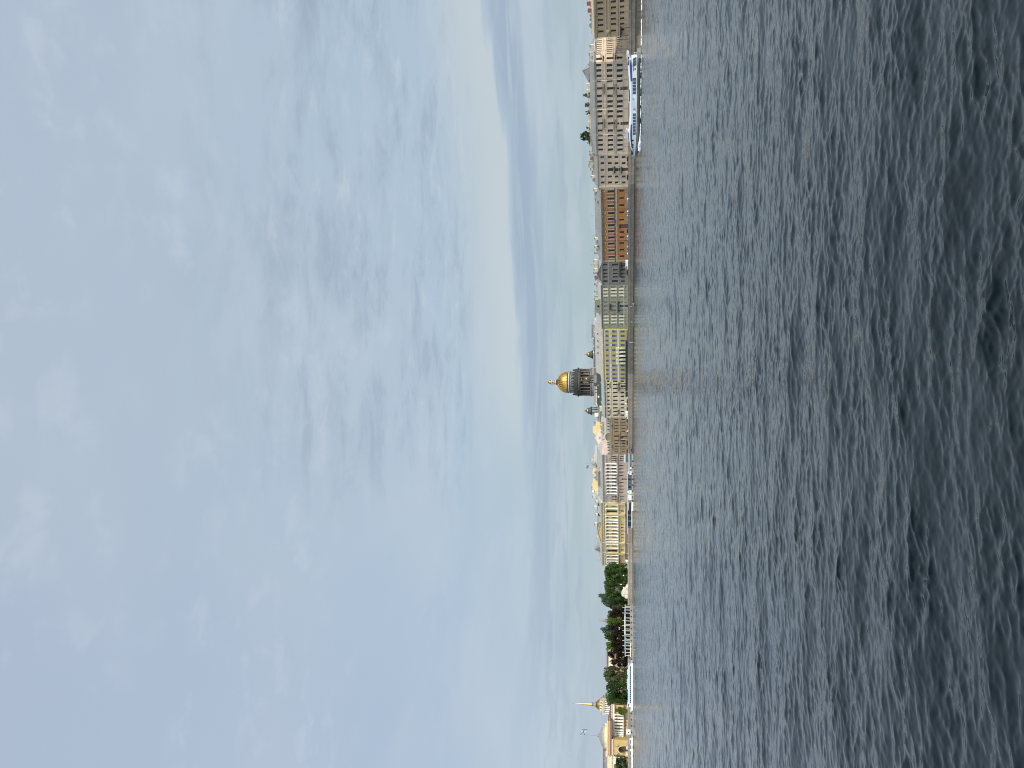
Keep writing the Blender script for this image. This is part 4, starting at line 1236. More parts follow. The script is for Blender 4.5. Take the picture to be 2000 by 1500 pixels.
# ================================================================== roofs and end walls that look over the street fronts
def block(name, label, yr, yl, Vt, Y, wall, roof, depth=14, Vr=None, turn=0.0, shape='gable', zb=2.6, cat='building', group=None, cut=None):
    """a plain building further back: only its top shows. Its front stands at distance Y"""
    fr = Front(yr, yl, Y, Y)
    root = thing(name, label, cat, fr.L, fr.rz + turn, group)
    W = fr.len; ze = fr.z(Vt, (yr + yl) / 2); zr = ze + (2.5 if Vr is None else fr.z(Vr, (yr + yl) / 2) - ze)
    w_ = MB()
    if cut:                       # end wall with an uneven top: points (row, column)
        pts = [(0, -.2), (W, -.2)] + [fr.at(y, V) for y, V in cut]
        w_.prism(pts, 0, .5, wall); w_.box(.4, W - .4, .51, depth, -.2, min(p[1] for p in pts[2:]) - .3, wall)
        w_.build('wall', root)
    else:
        w_.box(0, W, 0, depth, -.2, ze, wall); w_.build('wall', root)
        r = MB()
        if shape == 'gable':
            r.prism([(-.5, ze + .01), (depth + .5, ze + .01), (depth / 2, zr)], -.3, W + .3, roof, 'x')
        else:
            r.faces([(-.3, -.4, ze + .01), (W + .3, -.4, ze + .01), (W + .3, depth, ze + .01), (-.3, depth, ze + .01), (W * .2, depth / 2, zr), (W * .8, depth / 2, zr)],
                    [(0, 1, 5, 4), (1, 2, 5), (2, 3, 4, 5), (3, 0, 4), (0, 3, 2, 1)], roof)
        r.build('roof', root)
    return root, fr

# green roof and pale wall behind the sand coloured building
bg, fr = block('green_roofed_house', 'building with a dull green metal roof below the cathedral', 714, 806, 1174.8, 590, 'wall_cream', 'roof_green', 16, 1164.5, shape='hip')
for y, V in ((716, 1163), (752.5, 1167), (775, 1166.5), (801, 1171)):
    chimney(bg, fr.x(y, V), 3 + (y % 3), fr.z(V, y) - 1.8, 1.5, 1.5, 1.0, 'chimney_cap' if y == 716 else 'paint_white')
bp, fr = block('townhouse', 'pale pink house top with small windows beside the cathedral drum', 755, 790, 1162.5, 640, 'wall_pink', 'zinc', 12, 1160)
for y in (760.5, 766.5):
    link('window', window_mesh(1.3, 1.6, 'white_frame', 'glass_dark'), bp, (fr.x(y, 1164), -.12, fr.z(1166, y)))
antenna(bp, fr.x(788, 1150), 3, fr.z(1163, 788), 4.5, 2)
# right of the cathedral: brown roofs over the printed screen
bb, fr = block('rooftop_row', 'row of brown rooftops with chimneys behind the yellow screen', 655, 716, 1161, 585, 'stone_grey', 'chimney_cap', 14, 1157.5, cat='building')
for y, V, m_ in ((660, 1155, 'chimney_grey'), (668, 1157, 'chimney_brick'), (676, 1156, 'chimney_grey'), (688, 1157.5, 'wall_pink'), (704, 1160, 'chimney_cream'), (709, 1159, 'chimney_cream')):
    chimney(bb, fr.x(y, V), 2 + (y % 4), fr.z(V, y) - 1.8, 1.4, 1.9, 1.0, m_)
antenna(bb, fr.x(667, 1150), 3, fr.z(1160, 667), 5, 1); antenna(bb, fr.x(708, 1150), 3, fr.z(1160, 708), 4.5, 2)
bs, fr = block('rooftop_shed', 'grey panelled rooftop structure above the pale roof', 633, 657, 1157.5, 560, 'zinc', 'zinc_dark', 8, 1154.5)
bx, fr = block('rooftop_row', 'dark brown rooftops and vents behind the green building', 598, 634, 1163.5, 545, 'stone_grey_trim', 'chimney_cap', 12, 1161)
for y, V in ((600, 1162), (606, 1160), (612, 1161), (620, 1162), (626, 1159), (630, 1157.5)):
    chimney(bx, fr.x(y, V), 1 + (y % 3), fr.z(V, y) - 1.6, 1.3, 1.6, 1.0, 'chimney_grey' if y % 4 else 'chimney_cap')
# left of the cathedral: sunlit end walls
by_, fr = block('townhouse', 'tall house end with a sunlit yellow wall and a square stair tower', 822, 851, 1170, 660, 'wall_sunny', 'zinc', 10, cut=[(822, 1172), (822, 1164), (831.5, 1163.5), (832.5, 1157.8), (845, 1157.8), (846, 1160), (851, 1165)])
chimney(by_, fr.x(826, 1160), 2, fr.z(1163, 826), 1.0, 2.2, 1.0, 'zinc_dark')
bpk, fr = block('townhouse', 'house with a long sunlit pale pink end wall stepping down to the left', 836, 890, 1178, 625, 'wall_pink', 'zinc', 12, cut=[(836, 1180), (838, 1171), (848, 1167), (855, 1162), (862, 1166), (872, 1171), (880, 1176), (890, 1184)])
for y, V, m_ in ((826.5, 1172.5, 'sandstone'), (834, 1172.5, 'sandstone'), (844, 1173, 'sandstone')):
    pass
br, fr = block('pale_roofed_house', 'house with a pale bluish metal roof behind the sandstone palace', 815, 886, 1184, 592, 'wall_cream', 'roof_pale', 16, 1173.5)
for y, V, w_, m_ in ((826.5, 1172.6, 4.2, 'sandstone'), (833.8, 1172.6, 4.2, 'sandstone'), (844.2, 1173, 4.2, 'sandstone'), (856, 1170.5, 5, 'chimney_grey'), (838.5, 1173, 3, 'zinc_dark')):
    chimney(br, fr.x(y, V), 3, fr.z(V, y) - 2.6, 2.4, abs(fr.x(y - w_ / 2, V) - fr.x(y + w_ / 2, V)), 1.2, m_)
bt, fr = block('townhouse', 'grey roofed house beside the small left bell tower', 806, 824, 1172, 640, 'stone_grey', 'zinc_dark', 10, 1166.5)
chimney(bt, fr.x(810, 1165), 1.5, fr.z(1166, 810), 2.2, 3.2, 1.4, 'wall_cream')
# behind the granite palace
bw, fr = block('townhouse', 'pale roofed house with a sunlit yellow upper wall behind the granite palace', 872, 905, 1172, 625, 'wall_cream', 'roof_pale', 16, 1161)
u = MB(); u.box(fr.x(902, 1160), fr.x(889.5, 1160), 8.5, 11, fr.z(1166, 895), fr.z(1160, 895), 'wall_sunny'); u.build('dormer', bw)
u = MB(); x = fr.x(886, 1158); u.box(x - 3.5, x + 3.5, 8.2, 10, fr.z(1165, 886), fr.z(1161, 886), 'wall_sunny'); u.build('dormer', bw)
by2, fr = block('townhouse', 'house end with a long sunlit yellow wall sloping down to the colonnades', 905, 980, 1176, 640, 'wall_sunny', 'zinc', 12,
                cut=[(905, 1176), (905, 1166), (913, 1163), (914.5, 1158.8), (920.5, 1157), (926, 1157.5), (926.5, 1160), (934, 1158.5), (941, 1158), (947, 1156.2), (951, 1158.5), (961, 1160), (961.5, 1163), (971, 1169), (980, 1173.5)])
for y, V, w_, m_ in ((898, 1153.5, 4, 'chimney_grey'), (953, 1155, 5, 'chimney_grey'), (959.5, 1155, 5, 'chimney_cream')):
    chimney(by2, fr.x(y, V), 1.5, fr.z(V, y) - 2.2, 2.0, abs(fr.x(y - w_ / 2, V) - fr.x(y + w_ / 2, V)), 1.2, m_)
for y, V0, V1 in ((907, 1161, 1156), (922, 1164, 1160), (932, 1165, 1159)):
    tr = MB(); xa, xb = fr.x(y + 5, V0), fr.x(y - 5, V0); tr.prism([(xa, fr.z(V0, y) - 1.5), (xb, fr.z(V0, y) - 1.5), ((xa + xb) / 2, fr.z(V1, y))], -3, -.01, 'zinc_dark'); tr.build('roof', by2)
antenna(by2, fr.x(905.5, 1145), 1, fr.z(1158, 905), 6.5, 3)
p = fr.L + fr.t * fr.x(915, 1150) + Vector((0, .4, fr.z(1160, 915))); q = Vector(p) + Vector((0, 0, 6.6))
flag('dark red flag on a roof pole above the granite palace', p, q, 2.6, 1.7, ['cloth_red', 'cloth_red', 'paint_navy'], Vector((1, 0, 0)))

# ================================================================== the cathedral
CY = 928.0
PX = CY / F / 1.0
cb = spot(746.5, 1200, CY); cb.z = 2.6
ca_ = thing('cathedral', 'great cathedral with a gilded ribbed dome on a dark columned drum', 'cathedral', cb, 0.10)
def cz(V, y=746.5, Y=CY):
    return spot(y, V, Y).z - 2.6
def cr(wpx):
    return wpx / 2 * CY / F
bd = MB(); zb = cz(1168)
bd.box(-30, 30, -22, 40, -.2, zb - 2, 'granite_cath'); bd.box(-31, 31, -23, 41, zb - 2, zb - .6, 'granite_cath'); bd.box(-29, 29, -21, 39, zb - .6, zb, 'zinc_dark')
bd.build('wall', ca_)
dr = MB()
R0 = cr(54)
dr.lathe([(R0, zb), (R0, cz(1161.5)), (R0 * 1.03, cz(1161)), (R0 * 1.03, cz(1160)), (R0, cz(1159.8)), (R0, cz(1155.5)), (R0 * 1.04, cz(1155)), (R0 * 1.04, cz(1154)), (R0 * .5, cz(1153.8))], 'granite_cath', (0, 0, 0), 48)
dr.build('drum_base', ca_)
ci = MB(); Ri = R0 * .72
ci.lathe([(Ri, cz(1154)), (Ri, cz(1134))], 'cath_dark', (0, 0, 0), 40)
for i in range(24):
    a = 2 * math.pi * (i + .5) / 24
    c, s = math.cos(a), math.sin(a)
    for z0, z1, hw in ((cz(1152), cz(1139), 1.1),):
        p = [((Ri + .12) * c - hw * s * -k, (Ri + .12) * s + hw * c * -k) for k in (-1, 1)]
        ci.face([(p[0][0], p[0][1], z0), (p[1][0], p[1][1], z0), (p[1][0], p[1][1], z1), (p[0][0], p[0][1], z1)], 'granite_cath' if i % 2 else 'glass_dark')
ci.build('drum', ca_)
hc = cz(1135.5) - cz(1154)
cmc = column_mesh(hc, .85, 'granite_red', 10)
for i in range(24):
    a = 2 * math.pi * i / 24
    link('column', cmc, ca_, (R0 * .93 * math.cos(a), R0 * .93 * math.sin(a), cz(1154)), (0, 0, a))
en = MB(); Re = cr(53)
en.lathe([(Ri, cz(1135.5)), (Re, cz(1135.5)), (Re, cz(1133.6)), (Re * 1.0, cz(1133.5)), (Re, cz(1132.2))], 'cath_dark', (0, 0, 0), 48)
en.lathe([(Re * 1.01, cz(1132.2)), (Re * 1.01, cz(1131.3))], 'granite_cath', (0, 0, 0), 48)
en.lathe([(Re, cz(1131.6)), (Re * 1.03, cz(1131)), (Re * 1.09, cz(1129.6)), (Re * 1.09, cz(1128.8)), (Re, cz(1128.6)), (Re * .98, cz(1123.6)), (Re * .9, cz(1123.4))], 'bronze_dark', (0, 0, 0), 48)
en.build('entablature', ca_)
bal_ = MB(); Rb = cr(51)
bal_.lathe([(Rb, cz(1128.6)), (Rb, cz(1123.2)), (Rb * .97, cz(1123.2)), (Rb * .8, cz(1123.4))], 'bronze_green', (0, 0, 0), 48); bal_.build('balustrade', ca_)
for i in range(24):
    a = 2 * math.pi * i / 24
    s = MB(); s.lathe([(.5, 0), (.55, .3), (.45, .8), (.6, 1.6), (.5, 2.2), (.22, 2.5), (.3, 2.8), (.05, 3.1)], 'bronze_dark', (0, 0, 0), 6)
    s.build('statue', ca_, (Rb * .965 * math.cos(a), Rb * .965 * math.sin(a), cz(1123.2)))
at = MB(); Ra = cr(41.5)
at.lathe([(Ra, cz(1124)), (Ra, cz(1122.6)), (Ra * .98, cz(1122.5)), (Ra * .98, cz(1114.6)), (Ra * 1.03, cz(1114.2)), (Ra * 1.03, cz(1113.4))], 'bronze_dark', (0, 0, 0), 48)
at.build('attic_drum', ca_)
for i in range(24):
    a = 2 * math.pi * i / 24
    s = MB(); hw = .95; z0, z1 = cz(1121.6), cz(1116)
    s.box(-.12, .10, -hw, hw, z0, z1, 'glass_dark')
    s.box(-.12, .22, -hw - .3, -hw, z0, z1, 'cath_pale'); s.box(-.12, .22, hw, hw + .3, z0, z1, 'cath_pale'); s.box(-.12, .22, -hw - .3, hw + .3, z1, z1 + .35, 'cath_pale')
    s.build('window', ca_, (Ra * .98 * math.cos(a), Ra * .98 * math.sin(a), 0), (0, 0, a))
for i in range(24):
    a = 2 * math.pi * (i + .5) / 24
    s = MB(); s.box(-.1, .3, -.45, .45, cz(1122.4), cz(1114.7), 'bronze_dark'); s.build('pilaster', ca_, (Ra * .98 * math.cos(a), Ra * .98 * math.sin(a), 0), (0, 0, a))
nk = MB(); nk.lathe([(Ra * 1.02, cz(1113.4)), (Ra * 1.0, cz(1112)), (Ra * 1.01, cz(1110.2)), (Ra * .97, cz(1109.6))], 'cath_pale', (0, 0, 0), 48)
nk.lathe([(Ra * 1.012, cz(1110.9)), (Ra * 1.03, cz(1110.4)), (Ra * 1.0, cz(1109.5))], 'bronze_green', (0, 0, 0), 48); nk.build('dome_ring', ca_)
dm = MB(); Rd = cr(41); z0, z1 = cz(1109.7), cz(1089.3); nprof = 14; top = cr(11.5)
prof = []
for j in range(nprof + 1):
    t = j / nprof
    ang = t * math.radians(74)
    r = Rd * math.cos(ang); z = z0 + (z1 - z0) * math.sin(ang) / math.sin(math.radians(74))
    prof.append((r, z))
dm.lathe(prof, 'gold', (0, 0, 0), 96)
dmo = dm.build('dome', ca_)
rb = MB()
for i in range(24):
    a = 2 * math.pi * i / 24
    for (r0, za), (r1, zb_) in zip(prof[:-1], prof[1:]):
        rb.tube((r0 * math.cos(a), r0 * math.sin(a), za), (r1 * math.cos(a), r1 * math.sin(a), zb_), .48 * (.45 + .55 * r0 / Rd), 'gold', .48 * (.45 + .55 * r1 / Rd), 5)
rb.build('ribs', dmo)
ln = MB()
ln.lathe([(cr(12.5), cz(1089.6)), (cr(12.5), cz(1088)), (cr(10), cz(1087.8)), (cr(10), cz(1086.5)), (cr(9), cz(1086.3))], 'bronze_dark', (0, 0, 0), 20)
ln.lathe([(cr(9), cz(1086.3)), (cr(8.8), cz(1084.6)), (cr(6), cz(1084.5)), (cr(6), cz(1078.8)), (cr(9), cz(1078.7)), (cr(9.2), cz(1077)), (cr(8), cz(1076.4))], 'cath_pale', (0, 0, 0), 16)
for i in range(8):
    a = 2 * math.pi * i / 8 + .2; ln.tube((cr(8) * math.cos(a), cr(8) * math.sin(a), cz(1084.5)), (cr(8) * math.cos(a), cr(8) * math.sin(a), cz(1078.8)), .38, 'cath_pale', n=6)
lno = ln.build('lantern', ca_)
lc = MB(); lc.lathe([(cr(8), cz(1076.4)), (cr(7.6), cz(1074.6)), (cr(5.5), cz(1072.4)), (cr(2.2), cz(1070.4)), (cr(1.0), cz(1069)), (cr(1.6), cz(1068)), (cr(.5), cz(1067.2))], 'gold', (0, 0, 0), 14)
lc.tube((0, 0, cz(1068)), (0, 0, cz(1062.8)), .22, 'gold', .16, 6); lc.box(-1.1, 1.1, -.12, .12, cz(1064.9), cz(1064.4), 'gold'); lc.build('cupola', lno)

def bell_tower(y, Y, cols, label=None):
    """small open belfry with a gilt cupola; cols = photo columns: cross top, cupola top, cupola foot, roof foot, column foot; widths"""
    (vt, v0, v1, v2, v3), (w0, w1, w2) = cols
    p = spot(y, 1160, Y) - cb
    ca, sa = math.cos(-.10), math.sin(-.10)
    loc = (p.x * ca - p.y * sa, p.x * sa + p.y * ca, 0)
    zf = lambda V: spot(y, V, Y).z - 2.6
    rr = lambda wpx: wpx / 2 * Y / F
    t = MB(); t.box(-rr(w2) * .9, rr(w2) * .9, -rr(w2) * .9, rr(w2) * .9, zf(1172), zf(v3), 'granite_cath')
    t.box(-rr(w2) * 1.05, rr(w2) * 1.05, -rr(w2) * 1.05, rr(w2) * 1.05, zf(v3), zf(v3 - .8), 'granite_cath')
    to = t.build('bell_tower', ca_, loc)
    c = MB()
    for i in range(8):
        a = 2 * math.pi * (i + .5) / 8
        c.tube((rr(w2) * .82 * math.cos(a), rr(w2) * .82 * math.sin(a), zf(v3 - .8)), (rr(w2) * .82 * math.cos(a), rr(w2) * .82 * math.sin(a), zf(v2 + 1.2)), .62, 'granite_red', .52, 8)
    c.build('columns', to)
    r = MB(); r.lathe([(rr(w2) * 1.02, zf(v2 + 1.2)), (rr(w2) * 1.12, zf(v2)), (rr(w2) * .9, zf(v2 - .6)), (rr(w1) * .78, zf((v1 + v2) / 2)), (rr(w0) * 1.05, zf(v1))], 'bronze_green', (0, 0, 0), 16); r.build('roof', to)
    g = MB(); g.lathe([(rr(w0), zf(v1)), (rr(w0) * .98, zf(v1 - 1)), (rr(w0) * .78, zf(v1 - 2.6)), (rr(w0) * .4, zf(v1 - 4)), (rr(1.4), zf(v0)), (rr(.5), zf(v0 - .8))], 'gold', (0, 0, 0), 16)
    g.tube((0, 0, zf(v0)), (0, 0, zf(vt)), .22, 'gold', .14, 6); zc = zf(vt + 1.6); g.box(-.7, .7, -.1, .1, zc - .15, zc + .15, 'gold'); g.build('cupola', to)

bell_tower(740.5, 890, ((1134, 1140.8, 1146.3, 1151.2, 1160), (9, 16, 17)))
bell_tower(802.5, 900, ((1136.5, 1142.6, 1148.8, 1154.6, 1168), (10.5, 17, 16)))
bell_tower(692.5, 915, ((1137.5, 1145, 1150.2, 1156.4, 1166), (9.5, 16, 16)))

# ================================================================== trees
for nm, c in (('leaf_green', (.036, .066, .013)), ('leaf_dark', (.024, .048, .014)), ('leaf_bright', (.062, .102, .014)), ('leaf_olive', (.052, .064, .026)), ('leaf_blue', (.045, .072, .048)), ('leaf_copper', (.013, .0075, .0055)), ('leaf_grey', (.075, .09, .06))):
    mat(nm, tuple(v * .85 for v in c), .6, .42, .25, spec=.10, fine=.25)
mat('bark', (.07, .055, .045), .9, .2, 1.0)
TREES = {}
def tree_meshes(kind, leaf, seed, w_=1.0):
    """crown (unit: 1 m high, about w_ wide) of leaf clumps on limbs, and a trunk"""
    key = (kind, leaf, seed)
    if key in TREES:
        return TREES[key]
    r = np.random.default_rng(seed)
    k = {'round': 22, 'broad': 28, 'tall': 18, 'bush': 9, 'airy': 15}[kind]
    z0, hw = {'round': (.12, .50), 'broad': (.05, .62), 'tall': (.12, .36), 'bush': (.02, .62), 'airy': (.2, .42)}[kind]
    blobs = []
    for i in range(k):
        z = z0 + (1 - z0) * r.uniform(.04, .92)
        t = (z - z0) / (1 - z0)
        rad = hw * math.sqrt(max(.05, 1 - (abs(t - .42) / .62) ** 2.2)) * r.uniform(.35, .85)
        a = r.uniform(0, 2 * math.pi)
        blobs.append((rad * math.cos(a), rad * math.sin(a), z, r.uniform(.11, .20) * (1.15 if kind in ('broad', 'bush') else 1)))
    n = {'airy': 1900, 'bush': 1700}.get(kind, 4600)
    V = []; Fc = []
    for i in range(n):
        bx_, by_, bz_, br_ = blobs[int(r.integers(len(blobs)))]
        d = r.normal(0, 1, 3); d /= np.linalg.norm(d)
        q = br_ * (r.uniform(.25, 1.0) ** .4)
        c = np.array([bx_, by_, bz_]) + d * q * np.array([1.05, 1.05, .85])
        if c[2] < z0 * .6 or c[2] > 1.0:
            continue
        nrm = d + r.normal(0, .55, 3); nrm /= np.linalg.norm(nrm)
        u = np.cross(nrm, r.normal(0, 1, 3)); u /= np.linalg.norm(u); v = np.cross(nrm, u)
        s = r.uniform(.018, .040)
        i0 = len(V)
        V += [tuple(c + u * s * 1.2), tuple(c + v * s * .8), tuple(c - u * s * 1.2 + nrm * s * .3), tuple(c - v * s * .8)]
        Fc.append((i0, i0 + 1, i0 + 2, i0 + 3))
    me = bpy.data.meshes.new('crown'); me.from_pydata(V, [], Fc); me.materials.append(MATS[leaf]); me.update()
    tk = MB()
    tk.tube((0, 0, -.02), (0.01, 0, z0 + .12), .030, 'bark', .022, 7); tk.tube((0.01, 0, z0 + .12), (0, .01, .72), .022, 'bark', .006, 6)
    for bx_, by_, bz_, br_ in blobs[:9]:
        zs = max(z0, bz_ - .25); tk.tube((0.005, 0, zs), (bx_ * .9, by_ * .9, bz_), .011, 'bark', .003, 5)
    o = tk.build('trunk'); mt = o.data; bpy.data.objects.remove(o)
    TREES[key] = (me, mt)
    return TREES[key]


def tree(y, Vtop, Y, wpx, kind, leaf, seed, label, group='trees along the far quay', zb=2.6, Vfoot=None, name='tree', cat='tree'):
    p = ground(y, Y, zb)
    h = spot(y, Vtop, Y).z - zb
    wd = wpx * Y / F
    cw, tk = tree_meshes(kind, leaf, seed)
    base_w = {'round': 1.15, 'broad': 1.35, 'tall': .9, 'bush': 1.35, 'airy': 1.0}[kind]
    t = thing(name, label, cat, p, (seed * 1.7) % 6.2, group)
    sx = wd / base_w
    t.scale = (sx, sx, h)
    link('crown', cw, t); link('trunk', tk, t)
    return t

T = [
 # row, top, distance, width px, kind, foliage, seed, label
 (1111, 1181.5, 600, 26, 'broad', 'leaf_green', 1, 'green tree right beside the end of the yellow colonnaded building'),
 (1124, 1180.5, 592, 28, 'broad', 'leaf_green', 2, 'broad green tree with street lamps standing before its trunk'),
 (1119, 1187, 640, 24, 'broad', 'leaf_dark', 28, 'dark green tree behind the broad green tree nearest the yellow building'),
 (1136, 1189, 620, 24, 'broad', 'leaf_dark', 29, 'dark green tree behind the gap between the two broadest green trees'),
 (1131, 1184, 640, 16, 'tall', 'leaf_grey', 7, 'thin greyish tree top showing between two broad green trees'),
 (1146, 1181, 590, 32, 'broad', 'leaf_green', 3, 'broad green tree to the right of the boulder monument'),
 (1143, 1179, 680, 24, 'tall', 'leaf_grey', 8, 'greyish tree top just behind the broad green tree by the boulder'),
 (1160, 1182, 596, 32, 'broad', 'leaf_green', 4, 'broad green tree directly behind the boulder monument'),
 (1170, 1169.5, 700, 32, 'round', 'leaf_blue', 5, 'tall bluish green tree rising above all others behind the boulder'),
 (1172, 1190, 604, 24, 'broad', 'leaf_dark', 6, 'dark green tree just left of the boulder monument'),
 (1184, 1184, 650, 24, 'airy', 'leaf_olive', 9, 'thin olive tree with gaps showing a yellow wall'),
 (1193, 1188, 660, 22, 'round', 'leaf_olive', 10, 'olive green tree behind the first dark copper tree'),
 (1200, 1191.5, 600, 27, 'broad', 'leaf_copper', 11, 'dark copper tree over the right end of the white pier'),
 (1207, 1186, 660, 20, 'round', 'leaf_green', 12, 'green tree top between two dark copper trees'),
 (1217, 1186, 640, 24, 'broad', 'leaf_bright', 13, 'light green tree behind the middle of the white pier'),
 (1229, 1173.5, 720, 28, 'round', 'leaf_blue', 14, 'tall bluish green tree above the middle of the white pier'),
 (1236, 1188, 600, 34, 'broad', 'leaf_copper', 15, 'widest dark copper tree, over the middle of the white pier'),
 (1245, 1180.5, 650, 20, 'round', 'leaf_green', 16, 'green tree top behind the widest copper tree'),
 (1266, 1182, 625, 26, 'broad', 'leaf_bright', 17, 'bright green tree over the left end of the white pier'),
 (1258, 1194, 598, 22, 'broad', 'leaf_copper', 18, 'dark copper tree in front of the bright green one'),
 (1286, 1187.5, 600, 38, 'broad', 'leaf_copper', 19, 'dark copper tree between the pier and the long white boat'),
 (1272, 1200, 594, 20, 'round', 'leaf_copper', 20, 'low dark copper tree at the left end of the white pier'),
 (1316, 1179.5, 610, 34, 'broad', 'leaf_olive', 21, 'large olive green tree over the right half of the long white boat'),
 (1331, 1182, 605, 24, 'tall', 'leaf_olive', 22, 'olive tree standing between the large olive and the dark green trees'),
 (1348, 1184, 598, 34, 'broad', 'leaf_dark', 23, 'dark green tree over the middle of the long white boat'),
 (1366, 1182.5, 602, 34, 'broad', 'leaf_green', 24, 'dark green tree just right of the gilded spire'),
 (1376, 1186, 594, 22, 'broad', 'leaf_green', 25, 'green tree standing in front of the gilded spire tower'),
 (1388, 1201, 560, 19, 'round', 'leaf_bright', 26, 'small light green tree in front of the white portico columns'),
 (1492, 1202.5, 545, 30, 'broad', 'leaf_dark', 27, 'dark green tree at the left end of the yellow arched pavilion'),
]
for y, V, Y, wp, kd, lf, sdd, lb in T:
    tree(y, V, Y, wp, kd, lf, sdd, lb)
# plants on the roof garden of the beige building
def roof_plant(y, Vt, Vb, wpx, kind, leaf, seed, label):
    x, z = FB.at(y, Vb); p = FB.L + FB.t * x + Vector((-FB.t.y, FB.t.x, 0)) * 7.0
    Y = p.y
    t = tree(y, Vt, Y, wpx, kind, leaf, seed, label, 'plants on the roof garden', spot(y, Vb, Y).z, name='roof_tree', cat='tree')
    return t
roof_plant(262, 1133.3, 1152.5, 22, 'broad', 'leaf_dark', 31, 'large dark green bush on the roof garden of the beige building')
roof_plant(247, 1144, 1152.5, 9, 'bush', 'leaf_dark', 32, 'small dark bush at the right foot of the large roof bush')
roof_plant(275, 1147, 1152.5, 10, 'bush', 'leaf_dark', 33, 'low dark bush at the left foot of the large roof bush')
roof_plant(181, 1138, 1152.5, 13, 'bush', 'leaf_grey', 34, 'pale airy shrub on the roof beside the glass pyramid')
roof_plant(200, 1142, 1152.5, 12, 'airy', 'leaf_grey', 35, 'thin pale shrub in the middle of the roof garden')
roof_plant(216, 1143, 1152.5, 10, 'bush', 'leaf_olive', 36, 'low olive shrub in the middle of the roof garden')

# ================================================================== admiralty: tower with the spire, and the river pavilion
ay = thing('spire_tower', 'white colonnaded tower with a gilded dome and long gilded spire, above the trees', 'tower', ground(1380, 930), .25)
az_ = lambda V: spot(1380, V, 930).z - 2.6
ar = lambda w_: w_ / 2 * 930 / F
t = MB(); t.box(-ar(28), ar(28), -ar(28), ar(28), -.2, az_(1191), 'admiralty_yellow'); t.box(-ar(22), ar(22), -ar(22), ar(22), az_(1191), az_(1181), 'yellow_trim'); t.build('wall', ay)
cmt = column_mesh(az_(1181) - az_(1191), .75, 'white_stone', 8)
for i in range(8):
    u = -ar(28) + .9 + (2 * ar(28) - 1.8) * i / 7
    for p in ((u, -ar(28) + .8), (ar(28) - .8, u)):
        link('column', cmt, ay, (p[0], p[1], az_(1191)))
e = MB(); e.box(-ar(31), ar(31), -ar(31), ar(31), az_(1181) + .01, az_(1178.2), 'granite_grey'); e.box(-ar(33), ar(33), -ar(33), ar(33), az_(1178.2), az_(1177.4), 'yellow_trim'); e.build('cornice', ay)
for i in range(7):
    u = -ar(30) + 2 * ar(30) * i / 6
    for p in ((u, -ar(30)), (ar(30), u)):
        s = MB(); s.lathe([(.5, 0), (.45, .9), (.6, 1.7), (.25, 2.2), (.3, 2.5), (.05, 2.9)], 'sandstone_trim', (0, 0, 0), 6); s.build('statue', ay, (p[0], p[1], az_(1177.4)))
u = MB(); u.box(-ar(19), ar(19), -ar(19), ar(19), az_(1178), az_(1171.4), 'yellow_trim')
for k in (-.55, 0, .55):
    u.box(ar(19) * k - .5, ar(19) * k + .5, -ar(19) - .08, -ar(19) - .003, az_(1175.5), az_(1172.6), 'glass_dark')
u.build('upper_storey', ay)
g = MB(); g.lathe([(ar(20), az_(1171.4)), (ar(20.5), az_(1170)), (ar(17), az_(1169)), (ar(15), az_(1166.8)), (ar(11), az_(1164.6)), (ar(9), az_(1164))], 'gold', (0, 0, 0), 16); g.build('dome', ay)
l = MB(); l.lathe([(ar(10), az_(1164)), (ar(10), az_(1162.6)), (ar(6.4), az_(1161.5)), (ar(6.4), az_(1157.4)), (ar(7.4), az_(1157))], 'zinc_dark', (0, 0, 0), 12); l.build('lantern', ay)
s = MB(); s.lathe([(ar(7), az_(1157)), (ar(6.6), az_(1156)), (ar(5), az_(1154.6)), (ar(.9), az_(1121)), (ar(.5), az_(1118.4))], 'gold', (0, 0, 0), 10); s.ball((0, 0, az_(1120.5)), .6, 'gold'); s.tube((0, 0, az_(1119)), (0, 0, az_(1115.5)), .12, 'gold', .1, 5); s.box(-.9, .9, -.1, .1, az_(1116.6), az_(1116), 'gold'); s.build('spire', ay)

AD = 560.0
f = Front(1378, 1455, AD + 14, AD)
fcol = [1396, 1402, 1408, 1414, 1420, 1426, 1430.3, 1434, 1437.8, 1441.6]
A1 = Front(1378, 1446, AD + 10, AD + 2)
f = A1
ze = f.z(1195.8, 1415)
ad = thing('admiralty_pavilion', 'yellow river pavilion with white portico, great arch and a grey roof dome with a flagstaff', 'building', f.L, f.rz)
W = f.len
win = row(f, 1220, 1224.5, 2.4, [1404.5, 1410.5, 1416.6], 1415); win2 = row(f, 1204, 1212, 2.4, [1399, 1405, 1411, 1417, 1423], 1415)
wl = MB(); wall_with_openings(wl, 0, W, -.2, ze, [(x - w_ / 2, x + w_ / 2, a, b) for a, b, w_, xs in (win, win2) for x in xs], 'admiralty_yellow'); wl.box(0, W, .76, 20, -.2, ze - .02, 'dark_room'); wl.face([(W, 0, -.2), (W, 20, -.2), (W, 20, ze), (W, 0, ze)], 'admiralty_yellow'); wl.build('wall', ad)
for a, b, w_, xs in (win, win2):
    for x in xs:
        link('window', window_mesh(w_, b - a, 'white_frame', _gl.choice(GL)), ad, (x, .5, a))
zc0, zc1 = f.z(1217.6, 1415), f.z(1200.2, 1415)
cma = column_mesh(zc1 - zc0, .62, 'white_stone', 10)
for y in fcol:
    link('column', cma, ad, (f.x(y, 1208), -1.1, zc0))
